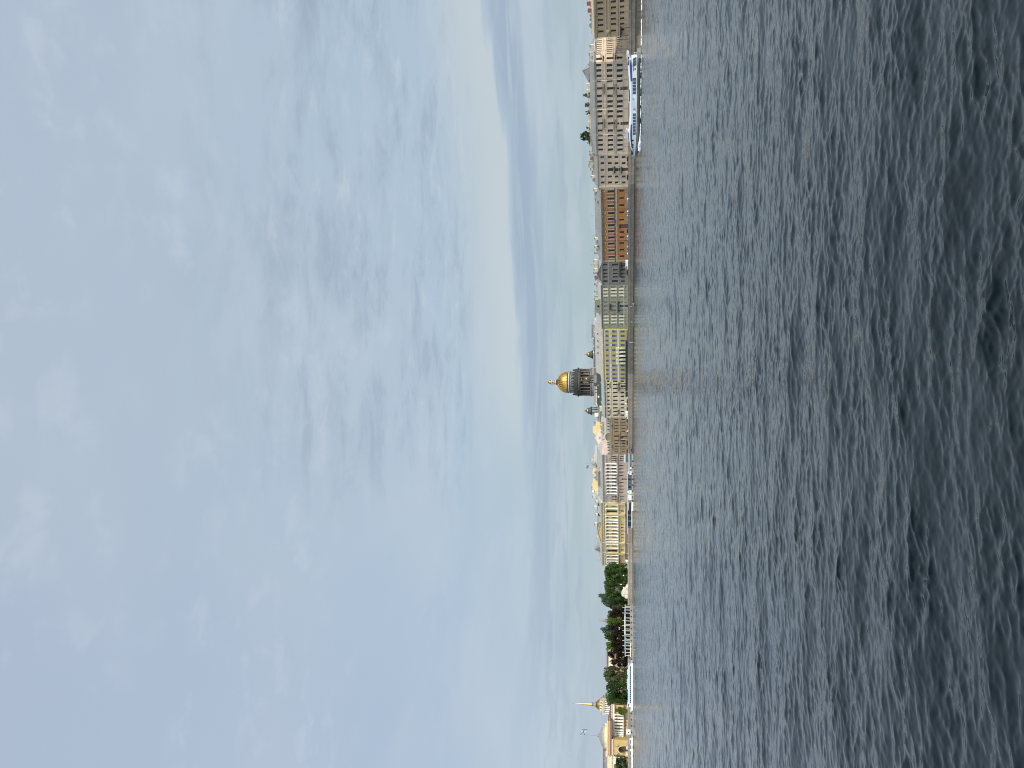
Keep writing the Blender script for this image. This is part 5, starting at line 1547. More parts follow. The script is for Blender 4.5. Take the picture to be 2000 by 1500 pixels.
en = MB(); en.box(-.2, W + .2, -2.0, -.001, f.z(1219.4, 1415), zc0, 'base_brown'); en.box(-.2, W + .2, -2.0, -.001, zc1, f.z(1198.6, 1415), 'yellow_trim'); en.box(-.2, W + .2, -1.9, -.002, f.z(1198.6, 1415), ze - .02, 'white_stone'); en.box(-.6, W + .6, -2.5, 1, ze, ze + .6, 'granite_grey'); en.build('entablature', ad)
at = MB(); zt = f.z(1192.2, 1415); at.box(0, W, -1.0, 16, ze + .61, zt, 'roof_red')
for k in range(14):
    x = .8 + (W - 1.6) * k / 13; at.box(x - .45, x + .45, -1.12, -1.003, ze + .8, zt - .3, 'white_stone')
at.build('attic', ad)
rf = MB(); xa, xb = 0, W
rf.faces([(-.4, -1.3, zt + .01), (W + .4, -1.3, zt + .01), (W + .4, 17, zt + .01), (-.4, 17, zt + .01), (f.x(1412, 1188), 8, f.z(1186.5, 1415)), (f.x(1408, 1188), 8, f.z(1186.5, 1415))], [(0, 1, 5, 4), (1, 2, 5), (2, 3, 4, 5), (3, 0, 4), (0, 3, 2, 1)], 'roof_red'); rf.build('roof', ad)
# arched block, to the left of the columns
fa = Front(1446, 1476, AD - 8, AD - 10)
loc = to_local(f, fa.L); aa = fa.rz - f.rz
ab = MB(); ze2 = fa.z(1198, 1460); xc = fa.x(1464.5, 1215); hw = 6.5 * AD / F; zs = fa.z(1217, 1462)
za = fa.z(1207.5, 1462)
arch = [(xc - hw, 0.02)] + [(xc + hw * math.cos(a), zs + (za - zs) * math.sin(a)) for a in np.linspace(math.pi, 0, 13)] + [(xc + hw, 0.02)]
# wall with an arched hole: left pier, right pier and the part above
for (x0_, x1_) in ((0, xc - hw), (xc + hw, fa.len)):
    ab.box(x0_, x1_, 0, 12, -.2, ze2, 'admiralty_yellow')
for (p, q) in zip(arch[1:-1], arch[2:-1]):
    ab.prism([p, q, (q[0], ze2), (p[0], ze2)], 0, 12, 'admiralty_yellow')
ab.build('arch_block', ad, loc, (0, 0, aa))
bk = MB(); bk.box(xc - hw, xc + hw, 8, 8.3, 0, zs + 4, 'stucco_brown'); bk.build('arch_back', ad, loc, (0, 0, aa))
tr = MB()
for (p, q) in zip(arch[1:-1], arch[2:-1]):
    s = 1.16; P = lambda v: (xc + (v[0] - xc) * s, zs + (v[1] - zs) * s)
    tr.prism([p, q, P(q), P(p)], -.3, -.002, 'yellow_trim')
for sx in (-1, 1):
    tr.lathe([(.3, 0), (.5, .8), (.7, 1.6), (.4, 2.2), (.2, 2.6), (.3, 2.9), (.05, 3.2)], 'sandstone_trim', (xc + sx * hw * 1.05, -.6, za - .6), 7)
tr.box(-.2, fa.len + .2, -.7, 0, ze2 + .01, ze2 + 1.2, 'granite_grey'); tr.build('arch_trim', ad, loc, (0, 0, aa))
gb = MB(); gb.box(xc - hw * 1.4, xc - hw * .2, -3, -.5, 0, 2.5, 'granite_grey'); gb.box(xc + hw * .5, xc + hw * 1.4, -3, -.5, 0, 2.2, 'granite_grey'); gb.build('gate_piers', ad, loc, (0, 0, aa))
up = MB(); zt2 = fa.z(1187, 1460); up.box(-.6, fa.len + 12, 2, 18, ze2 + 1.2, zt2, 'admiralty_yellow'); up.box(-1, fa.len + 12.4, 1.6, 18.4, zt2, zt2 + .7, 'yellow_trim'); up.box(-.8, fa.len + 12.2, 1.8, 18.2, ze2 + 1.21, ze2 + 2.6, 'roof_red'); up.build('upper_storey', ad, loc, (0, 0, aa))
# left group of columns
fl = Front(1476, 1500, AD - 6, AD - 8)
loc2 = to_local(f, fl.L); al = fl.rz - f.rz
lw = MB(); ze3 = fl.z(1195.8, 1485); lw.box(-30, fl.len, 1.2, 14, -.2, ze3, 'admiralty_yellow'); lw.box(-30, fl.len, -1, 1.2, zc1, ze3, 'yellow_trim'); lw.box(-30, fl.len, -1, 1.19, fl.z(1219.4, 1485), zc0, 'base_brown'); lw.box(-30, fl.len, -1.4, 14, ze3 + .01, ze3 + .6, 'granite_grey')
lw.box(-30, fl.len, .5, 14, ze3 + .61, ze3 + 3.6, 'yellow_trim'); lw.build('wing', ad, loc2, (0, 0, al))
for y in (1479.5, 1483, 1486.6, 1490.5):
    x = fl.x(y, 1208); c, s = math.cos(al), math.sin(al)
    link('column', cma, ad, (loc2[0] + x * c + .2 * s, loc2[1] + x * s - .2 * c, zc0))
# dome with ball and flagstaff
yd = 1441
dloc = ground(yd, AD + 10) ; dl = to_local(f, dloc)
zf = lambda V: spot(yd, V, AD + 10).z - 2.6
rr = lambda w_: w_ / 2 * (AD + 10) / F
dd = MB(); dd.lathe([(rr(46), zf(1189)), (rr(46), zf(1184.6)), (rr(44), zf(1184.4)), (rr(43), zf(1179.5)), (rr(45), zf(1179.2)), (rr(45), zf(1178.6))], 'yellow_trim', (0, 0, 0), 24); dd.build('drum', ad, dl)
d2 = MB(); d2.lathe([(rr(43), zf(1178.6)), (rr(36), zf(1176.5)), (rr(26), zf(1173.6)), (rr(14), zf(1171.2)), (rr(7), zf(1170)), (rr(3), zf(1169)), (rr(1.5), zf(1168))], 'zinc', (0, 0, 0), 24); d2.ball((0, 0, zf(1168.4)), rr(5.2), 'zinc_dark', 10, 6)
d2.build('dome', ad, dl)
c1 = MB(); c1.box(dl.x - 14, dl.x - 8, dl.y, dl.y + 2, zf(1186), zf(1183.2), 'granite_grey'); c1.box(dl.x + rr(40), dl.x + rr(46), dl.y - 2, dl.y + 1, zf(1185), zf(1181), 'chimney_cream'); c1.build('chimney', ad)
p = dloc + Vector((0, 0, zf(1168))); q = Vector(p); q.z = spot(yd, 1133.5, AD + 10).z
flag('white naval flag with a dark diagonal cross on the mast over the grey dome', p, q, 5.2, 3.4, ['cloth_pale'], Vector((.95, -.2, -.15)), cross='paint_navy')
# roofs further left, red and grey
bl_, fr = block('red_roofed_house', 'long building with a grey attic wall and red roofs at the left edge', 1462, 1530, 1186, 600, 'zinc', 'roof_red', 16, 1177)
u = MB(); u.box(fr.x(1528, 1183), fr.x(1466, 1183), -1.0, -.02, fr.z(1187.5, 1490), fr.z(1180.6, 1490), 'zinc'); u.build('attic', bl_)
for y in (1466, 1474, 1478, 1485, 1493):
    chimney(bl_, fr.x(y, 1178), 5, fr.z(1179, y) - 1.0, 1.4, 1.8, 1.2, 'chimney_brick')
brd, fr = block('red_roofed_house', 'distant building whose red roof shows between the copper and olive trees', 1268, 1306, 1188, 800, 'wall_cream', 'roof_red', 16, 1184.5)
bya, fr = block('yellow_wing', 'long yellow building glimpsed through the trees behind the pier', 1176, 1375, 1200, 720, 'sandstone', 'roof_red', 14, 1196)  # yellow wall in a darker colour, the shade of the trees put into it
for k in range(28):
    y = 1180 + 7 * k
    for Va, Vb in ((1204, 1209), (1213, 1218)):
        link('window', window_mesh(1.6, fr.z(Va, y) - fr.z(Vb, y), 'white_frame', 'glass_dark'), bya, (fr.x(y, 1210), -.12, fr.z(Vb, y)))
sp = thing('church_spire', 'thin dark distant spire above the trees, right of the middle of the pier', 'spire', ground(1214.5, 1400))
zs_ = lambda V: spot(1214.5, V, 1400).z - 2.6
s = MB(); s.box(-3, 3, -3, 3, -.2, zs_(1182), 'stone_grey'); s.lathe([(3.2, zs_(1182)), (1.6, zs_(1180)), (1.3, zs_(1175)), (.5, zs_(1173)), (.25, zs_(1169))], 'zinc_dark', (0, 0, 0), 8); s.build('spire', sp)

# ================================================================== boats, landing stages and things on the quay
class Berth(Front):
    """vertical plane at the water: origin on the water line"""
    def __init__(s, yr, yl, dr, dl):
        super().__init__(yr, yl, dr, dl); s.L.z = 0.0; s.R.z = 0.0
    def at(s, y, V):
        k, z = Front.at(s, y, V)
        return k, z + STREET


# -- the hydrofoil
f = Berth(97, 306, 243.0, 264.0)
hy = thing('hydrofoil', 'long white and blue passenger hydrofoil speeding past the beige building', 'boat', f.L, f.rz)
LEN = f.len
def sec(s):
    """half widths and heights of the hull and cabin at distance s from the bow"""
    k = min(1.0, (s / 8.5)) ** .62 if s > 0 else 0.0
    B = .06 + 2.75 * k
    zd = 1.35 + .62 * math.exp(-s / 3.6)                       # gunwale
    zk = -.35 + 1.85 * math.exp(-s / 1.7)                      # keel
    pts_ = [(0, 1.98), (1.0, 2.35), (2.6, 3.1), (5, 3.62), (8, 3.95), (11, 3.9), (14, 3.62), (21, 3.66), (26, 3.9), (30, 4.2), (33, 4.5), (36, 4.6)]
    zt = np.interp(s, [p[0] for p in pts_], [p[1] for p in pts_])
    T = B * .82
    zw0 = zd + .12; h = zt - zw0
    return [(0.02, zk), (B * .62, zk + .45 * (zd - zk) * .6), (B, zd - .12), (B, zd), (B * .985, zd + .12), (B * .97, zw0 + h * .46), (B * .955, zw0 + h * .53), (B * .90, zw0 + h * .80), (T * .93, zw0 + h * .90), (T * .55, zt), (0.0, zt + .06)]
ss = [0, .3, .8, 1.5, 2.6, 4, 5.5, 7, 8.5, 10, 12, 14, 17, 20, 23, 26, 29, 31, 33.0]
bands = ['hull_grey', 'hull_grey', 'paint_navy', 'paint_white', 'paint_white', 'paint_white', 'paint_blue', 'paint_white', 'paint_white', 'paint_white']
hull = MB(); cab = MB()
S = [sec(s) for s in ss]
for i in range(len(ss) - 1):
    for j in range(len(bands)):
        tgt = hull if j < 3 else cab
        m_ = bands[j]
        if j == 6 and (ss[i] < 4): m_ = 'paint_paleblue'
        if j == 6 and 12 <= ss[i] < 26: m_ = 'paint_paleblue'
        for sg in (-1, 1):
            a, b = S[i][j], S[i][j + 1]; c, d = S[i + 1][j], S[i + 1][j + 1]
            tgt.face([(ss[i], sg * a[0], a[1]), (ss[i], sg * b[0], b[1]), (ss[i + 1], sg * d[0], d[1]), (ss[i + 1], sg * c[0], c[1])], m_, True)
# stern walls
hull.face([(33, p[0], p[1]) for p in S[-1][:4]] + [(33, -p[0], p[1]) for p in S[-1][3::-1]], 'hull_grey')
cab.face([(33, p[0], p[1]) for p in S[-1][3:]] + [(33, -p[0], p[1]) for p in S[-1][:2:-1]], 'paint_white')
hull.box(33, LEN - .4, -2.6, 2.6, .15, 1.25, 'hull_grey')
hull.build('hull', hy)
cab.build('cabin', hy)
wk = lambda y: f.x(y, 1238)
def side_x(s, frac):
    p = sec(s); return -(p[4][0] * (1 - frac) + p[6][0] * frac) - .03
def side_window(sa, sb, za, zb, slant=0.0, m='glass_blue'):
    w = MB()
    q = [(sa, za), (sb, za), (sb + slant, zb), (sa + slant, zb)]
    for sg in (1, -1):
        P = []
        for s, z in q:
            s_ = min(max(s, .4), 33)
            p = sec(s_); zz = [v[1] for v in p[3:9]]; ww = [v[0] for v in p[3:9]]
            P.append((s, -sg * (np.interp(z, zz, ww) + .02), z))
        w.faces(P + [(a, b - sg * .03, c) for a, b, c in P], [(0, 1, 2, 3), (4, 5, 6, 7), (0, 4, 5, 1), (1, 5, 6, 2), (2, 6, 7, 3), (3, 7, 4, 0)], m)
    return w.build('window', hy)
for y in (219.2, 225.3, 231.4, 237.6, 243.7, 249.8, 255.9):
    side_window(wk(y + 2.55), wk(y - 2.55), 1.62, 2.62)
for y in (150.6, 157.3, 163.8, 170.2, 176.8):
    side_window(wk(y + 2.8), wk(y - 2.8), 1.62, 2.75)
for y in (279.5, 285.2, 290.6, 295.4, 299.6):
    side_window(wk(y + 2.2), wk(y - 2.2), 2.32, 3.05, .25)
side_window(wk(271.6), wk(268.4), 2.3, 3.2, m='glass_dark')
# aft saloon windows, slanted, and the open stern
for y, c in ((120.8, 'glass_blue'), (115.4, 'glass_teal'), (109.6, 'glass_teal')):
    side_window(wk(y + 2.5), wk(y - 2.5), 1.55, 2.8, -.55, c)
st = MB()
zr0, zr1 = 3.55, 4.55
st.prism([(33, 3.3), (34.4, 3.9), (LEN - .6, 4.62), (LEN - .4, 4.8), (33, 4.72)], -2.3, 2.3, 'paint_white', 'y')
st.box(31.0, 33.6, -2.36, -2.305, 3.95, 4.35, 'paint_navy')
for z in (1.9, 2.5): st.tube((33.1, -2.5, z), (LEN - .4, -2.5, z - .4), .05, 'paint_white', n=5)
for x in (33.2, 34.2, LEN - .5): st.tube((x, -2.5, 1.2), (x, -2.5, 2.4), .05, 'paint_white', n=5)
st.build('stern_canopy', hy)
dr_ = MB(); dr_.box(wk(134.5), wk(127.2), -2.74, -2.64, 1.45, 2.55, 'glass_dark'); dr_.box(wk(132), wk(129.4), -2.79, -2.745, 1.7, 2.2, 'door_wood'); dr_.build('doorway', hy)
wh = MB(); wh.box(wk(272), wk(253), -1.2, 1.2, 3.75, 4.35, 'paint_white'); wh.box(wk(270), wk(256), -1.23, -1.205, 3.95, 4.2, 'glass_blue'); wh.box(wk(268), wk(250), -.8, .8, 4.7, 4.85, 'paint_white')
for x in (wk(266), wk(255)): wh.tube((x, -.6, 4.3), (x, -.6, 4.72), .06, 'paint_white'); wh.tube((x, .6, 4.3), (x, .6, 4.72), .06, 'paint_white')
wh.tube((wk(262), 0, 4.8), (wk(262), 0, 6.6), .05, 'paint_white', .03); wh.lathe([(.02, 0), (.28, .1), (.28, .3), (.02, .42)], 'paint_white', (wk(268), .3, 5.0), 8)
wh.build('wheelhouse', hy)
ar_ = MB()
xa, xb = wk(196), wk(172)
ar_.prism([(xa - .8, 3.62), (xa, 4.05), (xb, 4.3), (xb, 4.18), (xa + .2, 3.92), (xa + .2, 3.62)], -1.9, -1.72, 'paint_white'); ar_.prism([(xa - .8, 3.62), (xa, 4.05), (xb, 4.3), (xb, 4.18), (xa + .2, 3.92), (xa + .2, 3.62)], 1.72, 1.9, 'paint_white'); ar_.box(xa, xb, -1.6, 1.6, 3.66, 3.86, 'cath_dark'); ar_.build('roof_fairing', hy)
# lettering and mark on the white panel
mk = MB()
def stroke(sx, sz, pts, m='paint_navy', t=.07):
    for (a, b), (c, d) in zip(pts[:-1], pts[1:]):
        mk.tube((sx + a, -(sec(sx)[5][0] + .045), sz + b), (sx + c, -(sec(sx)[5][0] + .045), sz + d), t, m, n=4)
sx = wk(210.5)
stroke(sx, 1.78, [(.0, .62), (.34, .62), (.36, .36), (.1, .3), (.0, .0), (.36, .0)]); stroke(sx + .55, 1.78, [(0, .45), (.2, .62), (.2, 0)])
for k in range(9):
    stroke(wk(205.5) + k * .26, 2.15, [(0, .0), (.06, .2), (.13, .0)] if k % 2 else [(0, 0), (0, .2), (.12, .1)], 'zinc', .028)
stroke(wk(190.5), 2.2, [(0, 0), (.25, .3), (.5, .0), (.8, .28)], 'zinc_dark', .05); stroke(wk(190.5), 2.45, [(0, .05), (.3, .3), (.7, .2)], 'zinc', .05)
stroke(wk(259.5), 2.4, [(0, .15), (.22, .25), (.4, .1), (.22, 0), (0, .15)], 'zinc', .05)
mk.build('lettering', hy)
tx = MB()
for k in range(4):
    for a in (0, .22): tx.box(wk(118.8) - .0 + k * .28 + a * .5, wk(118.8) + .06 + k * .28 + a * .5, -2.345, -2.305, 4.0, 4.28, 'paint_navy')
tx.build('lettering', hy)
fo = MB()
for x in (7.0, 30):
    for sg in (-1, 1): fo.box(x - .25, x + .25, sg * 2.2 - .08, sg * 2.2 + .08, -1.2, .3, 'hull_grey')
fo.build('foil_struts', hy)
bw = MB(); bw.tube((-.9, 0, 1.75), (.6, 0, 1.95), .06, 'paint_white', n=5); bw.tube((.4, 0, 1.9), (.4, 0, 2.7), .04, 'paint_white', n=5); bw.build('bow_rail', hy)

# foam thrown up along the hull and the wake behind
def foam(name, blobs, seed):
    r = np.random.default_rng(seed); mb = MB()
    for x, y, z, sx, sy, sz in blobs:
        n = 7; ring = []
        ph = r.uniform(0, 6)
        for j, (rr_, zz) in enumerate(((1.0, 0.0), (.75, .55), (.3, .95))):
            ring.append([(x + sx * rr_ * math.cos(ph + 2 * math.pi * i / n) * r.uniform(.75, 1.2), y + sy * rr_ * math.sin(ph + 2 * math.pi * i / n) * r.uniform(.75, 1.2), z + sz * zz * r.uniform(.8, 1.2)) for i in range(n)])
        vs = [p for q in ring for p in q] + [(x, y, z + sz)]
        fs = [(j * n + i, j * n + (i + 1) % n, (j + 1) * n + (i + 1) % n, (j + 1) * n + i) for j in range(2) for i in range(n)] + [(2 * n + i, 2 * n + (i + 1) % n, 3 * n) for i in range(n)]
        mb.faces(vs, fs, 'foam', True)
    o = mb.build(name); o['kind'] = 'stuff'; o['label'] = 'white foam of the hydrofoil wake on the water'
    return o
r = np.random.default_rng(3)
BL = []
def hp(s, off):           # boat axes -> world
    c, sn = math.cos(f.rz), math.sin(f.rz)
    return f.L.x + s * c - off * sn, f.L.y + s * sn + off * c
for i in range(90):       # bow spray
    s = 2.6 + 6.5 * r.random() ** 1.4; o = -(sec(s)[2][0] + .15 + .5 * r.random())
    x, y = hp(s, o); BL.append((x, y, -.05, r.uniform(.25, .6), r.uniform(.2, .45), r.uniform(.2, 1.0) * (1 - abs(s - 4.2) / 6.5)))
for i in range(230):      # line of foam beside the hull
    s = 8 + 26 * r.random(); o = -(2.9 + .5 * r.random() + .02 * s)
    if math.sin(s * 1.3) + r.normal(0, .6) < -.3: continue
    x, y = hp(s, o); BL.append((x, y, -.05, r.uniform(.2, .7), r.uniform(.12, .35), r.uniform(.08, .26)))
for i in range(240):      # wake, widening behind
    s = LEN + 55 * r.random() ** .9; o = -.5 - (.06 * (s - LEN)) + r.normal(0, .7 + .02 * (s - LEN))
    if r.random() > math.exp(-(s - LEN) / 40): continue
    x, y = hp(s, o); BL.append((x, y, -.05, r.uniform(.25, 1.2), r.uniform(.12, .4), r.uniform(.06, .28)))
foam('wake_foam', BL, 5)

# -- long white excursion boat on the left
f = Berth(1292, 1385, 486, 484)
lb = thing('excursion_boat', 'long white passenger boat with a pale blue roof, moored under the trees', 'boat', f.L, f.rz)
W = f.len; X = lambda y: f.x(y, 1232)
Z = lambda V: f.z(V, 1338)
h = MB()
h.prism([(1.2, .3), (W - .6, .3), (W, .6), (W, 1.35), (6, 1.3), (0.3, 1.9), (-.6, 2.0), (.2, .6)], -2.8, 2.8, 'paint_white'); h.prism([(1.6, -.35), (W - .7, -.35), (W - .5, .35), (1.1, .35)], -2.84, 2.84, 'paint_navy'); h.build('hull', lb)
c = MB(); xa, xb = X(1372), X(1298); c.box(xa, xb, -2.3, 2.3, 1.3, 2.75, 'paint_white'); c.build('cabin', lb)
rf = MB(); rf.prism([(xa - .6, 2.76), (xb + .5, 2.76), (xb, 3.5), (xa + 1.0, 3.55)], -2.4, 2.4, 'paint_paleblue'); rf.build('roof', lb)
nW = 19
for k in range(nW):
    x = xa + .9 + (xb - xa - 1.8) * k / (nW - 1); w_ = MB(); w_.box(x - .48, x + .48, -2.36, -2.302, 1.5, 2.4, 'glass_dark'); w_.build('window', lb)
wh = MB(); wh.box(X(1379.5), X(1373), -1.6, 1.6, 1.4, 3.9, 'paint_white'); wh.box(X(1378.5), X(1374), -1.66, -1.603, 2.8, 3.5, 'glass_blue'); wh.build('wheelhouse', lb)
sr = MB()
for k in range(5): sr.tube((X(1298) + k * 1.1, -2.4, 1.3), (X(1298) + k * 1.1, -2.4, 2.4), .04, 'paint_white', n=4)
sr.tube((X(1298), -2.4, 2.35), (X(1298) + 4.4, -2.4, 2.35), .04, 'paint_white', n=4); sr.build('stern_rail', lb)
for y in (1313, 1330, 1341): 
    b = MB(); x = X(y); b.box(x - 1.6, x + 1.6, -.9, .9, 3.5, 3.85, 'paint_white'); b.build('roof_locker', lb)

# -- small white boats and pontoons at the far left
def small_boat(y, Y, L, label, hgt=1.3, cabin=True):
    p = ground(y, Y, 0); t = thing('motorboat', label, 'boat', p, 0.0, 'small white boats moored at the left')
    h = MB(); h.prism([(-L / 2 + .6, -.2), (L / 2 - .4, -.2), (L / 2, hgt), (-L / 2 - .5, hgt + .35), (-L / 2, .5)], -1.2, 1.2, 'paint_white'); h.prism([(-L / 2 + .55, -.22), (L / 2 - .38, -.22), (L / 2 - .2, .35), (-L / 2 + .1, .35)], -1.23, 1.23, 'paint_navy'); h.build('hull', t)
    if cabin:
        c = MB(); c.prism([(-L * .12, hgt + .02), (L * .34, hgt + .02), (L * .30, hgt + 1.25), (-L * .02, hgt + 1.25)], -.95, .95, 'paint_white'); co = c.build('cabin', t); g = MB(); g.box(-L * .02, L * .28, -.99, -.955, hgt + .5, hgt + 1.05, 'glass_blue'); g.build('window', co)
    return t
small_boat(1451, 476, 8.5, 'small white boat moored nearest to the yellow arch, right side')
small_boat(1473, 472, 9.0, 'small white boat moored directly below the left columns', 1.2)
small_boat(1489, 470, 9.0, 'small white open boat moored at the left edge under the dark tree', 1.25, False)
def pontoon(name, label, yr, yl, Y, z1, posts=0, m='pontoon', dp=5.0):
    f = Berth(yr, yl, Y, Y); t = thing(name, label, 'pontoon', f.L, f.rz)
    b = MB(); b.box(0, f.len, 0, dp, -.4, z1, m); b.box(-.1, f.len + .1, -.12, 0, z1 - .3, z1 - .02, 'zinc_dark'); b.build('deck', t)
    for k in range(int(f.len / 4)):
        ty = MB(); ty.lathe([(.18, -.12), (.42, -.12), (.46, 0), (.42, .12), (.18, .12)], 'rubber', (0, 0, 0), 10); ty.build('fender_tyre', t, (2 + 4 * k, -.24, z1 - .55), (math.pi / 2, 0, 0))
    return t, f
pt, fp = pontoon('pontoon', 'long grey landing stage with black tyres at the left edge', 1386, 1520, 482, 1.9)
kb, fk = pontoon('pontoon', 'grey landing stage carrying the white pier', 1184, 1292, 496, 2.0)
kk = thing('kiosk', 'small white kiosk with a dark round window on the left landing stage', 'kiosk', fp.L + fp.t * fp.x(1433, 1232) + Vector((0, 1.5, 1.9)), fp.rz)
b = MB(); b.box(-1.3, 1.3, 0, 2, 0, 2.3, 'paint_white'); b.build('wall', kk); b = MB(); b.prism([(-1.5, 2.31), (1.5, 2.31), (1.2, 2.7), (-1.2, 2.7)], -.2, 2.2, 'paint_white'); b.build('roof', kk); b = MB(); b.lathe([(.02, 0), (.4, 0), (.4, .08), (.02, .08)], 'glass_dark', (0, 0, 0), 12); b.build('window', kk, (0, 0, 1.2), (math.pi / 2, 0, 0))

# -- white pier with a canopy, in front of the copper trees
f = Berth(1184, 1283, 497, 495)
pr_ = thing('pier_pavilion', 'long white open pier pavilion with thin posts, before the copper trees', 'pavilion', f.L + Vector((0, .6, 2.0)), f.rz)
W = f.len; Zr = lambda V: f.z(V, 1235) - 2.0
rf = MB(); zr = Zr(1221.5)
rf.box(f.x(1270, 1220), f.x(1240, 1220), -.3, 4.3, zr, zr + .5, 'paint_paleblue'); rf.box(f.x(1240, 1220) + .01, f.x(1203, 1220), -.3, 4.3, zr, zr + .65, 'paint_white'); rf.box(f.x(1203, 1220) + .01, f.x(1190, 1220), -.3, 4.3, zr, zr + .5, 'paint_paleblue'); rf.box(f.x(1190, 1220) + .01, W, -.3, 4.3, zr, zr + .35, 'paint_white')
rf.box(0, f.x(1270, 1220) - .01, -.3, 4.3, zr, zr + .35, 'paint_white'); rf.build('roof', pr_)
rl = MB(); zb = Zr(1231)
rl.box(0, W, -.25, -.15, zb - .12, zb, 'paint_white'); rl.box(0, W, -.24, -.18, .1, zb - .5, 'wall_cream'); rl.build('railing', pr_)
for k, y in enumerate((1184.6, 1187.5, 1192, 1198, 1207.5, 1213.2, 1220, 1222.8, 1229, 1232.6, 1239.5, 1242.8, 1249, 1252.4, 1256, 1262, 1268, 1275, 1281)):
    p = MB(); x = f.x(y, 1226); tall = 1.3 if k % 2 else .1
    p.box(x - .16, x + .16, -.1, .2, 0, zr - .01, 'lamp_cream'); 
    if tall > 1: p.box(x - .12, x + .12, -.1, .2, zr + .66, zr + .66 + tall, 'lamp_cream')
    p.build('post', pr_)
for a, b in ((1253, 1249.6), (1262, 1258), (1272, 1268.5)):
    g = MB(); g.box(f.x(a, 1226), f.x(b, 1226), 2.0, 2.1, .2, zr - .2, 'glass_teal'); g.build('glass_screen', pr_)
bk = MB(); bk.box(.5, W - .5, 4.0, 4.2, 0, zr * .8, 'dark_room'); bk.build('back_wall', pr_)

# -- landing stages with glazed pavilions in front of the palaces
pd_, fd = pontoon('pontoon', 'grey landing stage with glazed pavilions below the granite palace', 887.5, 976, 505, 1.1, dp=9)
f = Berth(888, 912, 505.5, 505.5); gp = thing('floating_restaurant', 'two storey teal glazed floating restaurant with a white deck edge', 'pavilion', f.L + Vector((0, .3, 1.1)), f.rz)
W = f.len; Zr = lambda V: f.z(V, 900) - 1.1
b = MB(); b.box(0, W, 0, 6, 0, Zr(1229.4), 'glass_teal'); b.build('lower_glazing', gp); b = MB(); b.box(-4, W + .2, -.4, 6.4, Zr(1229.4), Zr(1227.8), 'tent_white'); b.build('deck_edge', gp)
b = MB(); b.box(f.x(903, 1225), W - .4, .6, 6, Zr(1227.8), Zr(1221.6), 'glass_teal'); b.build('upper_glazing', gp); b = MB(); b.box(f.x(903.4, 1225), W, .2, 6.3, Zr(1221.6), Zr(1219.6), 'tent_white'); b.build('roof', gp)
b = MB()
for k in range(9): b.box(W * k / 8 - .06, W * k / 8 + .06, -.06, -.003, 0, Zr(1229.5), 'zinc_dark')
b.build('mullions', gp)
def tent(label, y, w_, Va, Vb, name='tent', Y=505.5):
    f = Berth(y - w_ / 2, y + w_ / 2, Y, Y); t = thing(name, label, 'tent', f.L + f.t * (f.len / 2) + Vector((0, 2.5, 1.1)), f.rz)
    h = f.len / 2; z1 = f.z(Va, y) - 1.1; z0 = f.z(Vb, y) - 1.1
    b = MB(); b.box(-h, h, -2, 2, 0, max(.3, z0), 'tent_white'); b.build('wall', t)
    b = MB(); b.faces([(-h - .2, -2.2, max(.3, z0) + .01), (h + .2, -2.2, max(.3, z0) + .01), (h + .2, 2.2, max(.3, z0) + .01), (-h - .2, 2.2, max(.3, z0) + .01), (0, 0, z1)], [(0, 1, 4), (1, 2, 4), (2, 3, 4), (3, 0, 4), (0, 3, 2, 1)], 'tent_white'); b.build('roof', t)
tent('white peaked tent between the teal glazed restaurant and the dark pavilion', 923.5, 8, 1226, 1229)
tent('white peaked tent at the left end of the dark glazed pavilion', 961.5, 8, 1224.5, 1229.5)
kk = thing('kiosk', 'small white hut standing beside the teal glazed restaurant', 'kiosk', ground(913.5, 506, 1.1), 0); b = MB(); b.box(-.9, .9, 0, 2, 0, 1.2, 'wall_cream'); b.build('wall', kk); b = MB(); b.box(-1.05, 1.05, -.15, 2.15, 1.21, 1.4, 'tent_white'); b.build('roof', kk)
f = Berth(927.5, 956.5, 505.5, 505.5); gq = thing('glazed_pavilion', 'long dark glazed pavilion on the landing stage under the ten columns', 'pavilion', f.L + Vector((0, .6, 1.1)), f.rz); W = f.len; Zr = lambda V: f.z(V, 942) - 1.1
for k in range(8):
    b = MB(); b.box(W * k / 8 + .08, W * (k + 1) / 8 - .08, 0, .1, 0.2, Zr(1226.6), ('glass_teal', 'glass_dark', 'glass_teal', 'glass_blue')[k % 4]); b.build('glass_panel', gq)
b = MB(); b.box(0, W, .12, 6, 0, Zr(1226.7), 'dark_room'); b.build('wall', gq); b = MB(); b.box(-.3, W + .3, -.5, 6.3, Zr(1226.5), Zr(1225.8), 'tent_white'); b.build('roof', gq)
f = Berth(966.3, 977, 506, 506); wb = thing('white_cabin', 'white box cabin with two small windows on the landing stage', 'cabin', f.L + Vector((0, .3, .6)), f.rz); W = f.len
b = MB(); b.box(0, W, 0, 3, 0, f.z(1226, 971) - .6, 'paint_white'); b.build('wall', wb); b = MB(); b.box(-.1, W + .1, -.1, 3.1, f.z(1226, 971) - .59, f.z(1225.4, 971) - .6, 'zinc_light'); b.build('roof', wb)
for x in (.25, .6): b = MB(); b.box(W * x - .18, W * x + .18, -.04, -.002, 1.9, 2.3, 'glass_dark'); b.build('window', wb)
f = Berth(980, 998, 505, 505); wb = thing('excursion_boat', 'short white boat with a thin white canopy beside the white box cabin', 'boat', f.L + Vector((0, 0, 0)), f.rz); W = f.len
b = MB(); b.prism([(.4, -.2), (W - .4, -.2), (W + .3, 1.1), (-.4, 1.3)], 0, 3, 'paint_white'); b.build('hull', wb); b = MB(); b.box(.3, W - .2, .3, 2.7, f.z(1228.4, 989), f.z(1227.6, 989), 'tent_white'); b.build('canopy', wb)
b = MB(); b.box(.6, W - 1, .6, 2.4, 1.2, f.z(1228.5, 989), 'glass_dark'); b.build('cabin', wb)
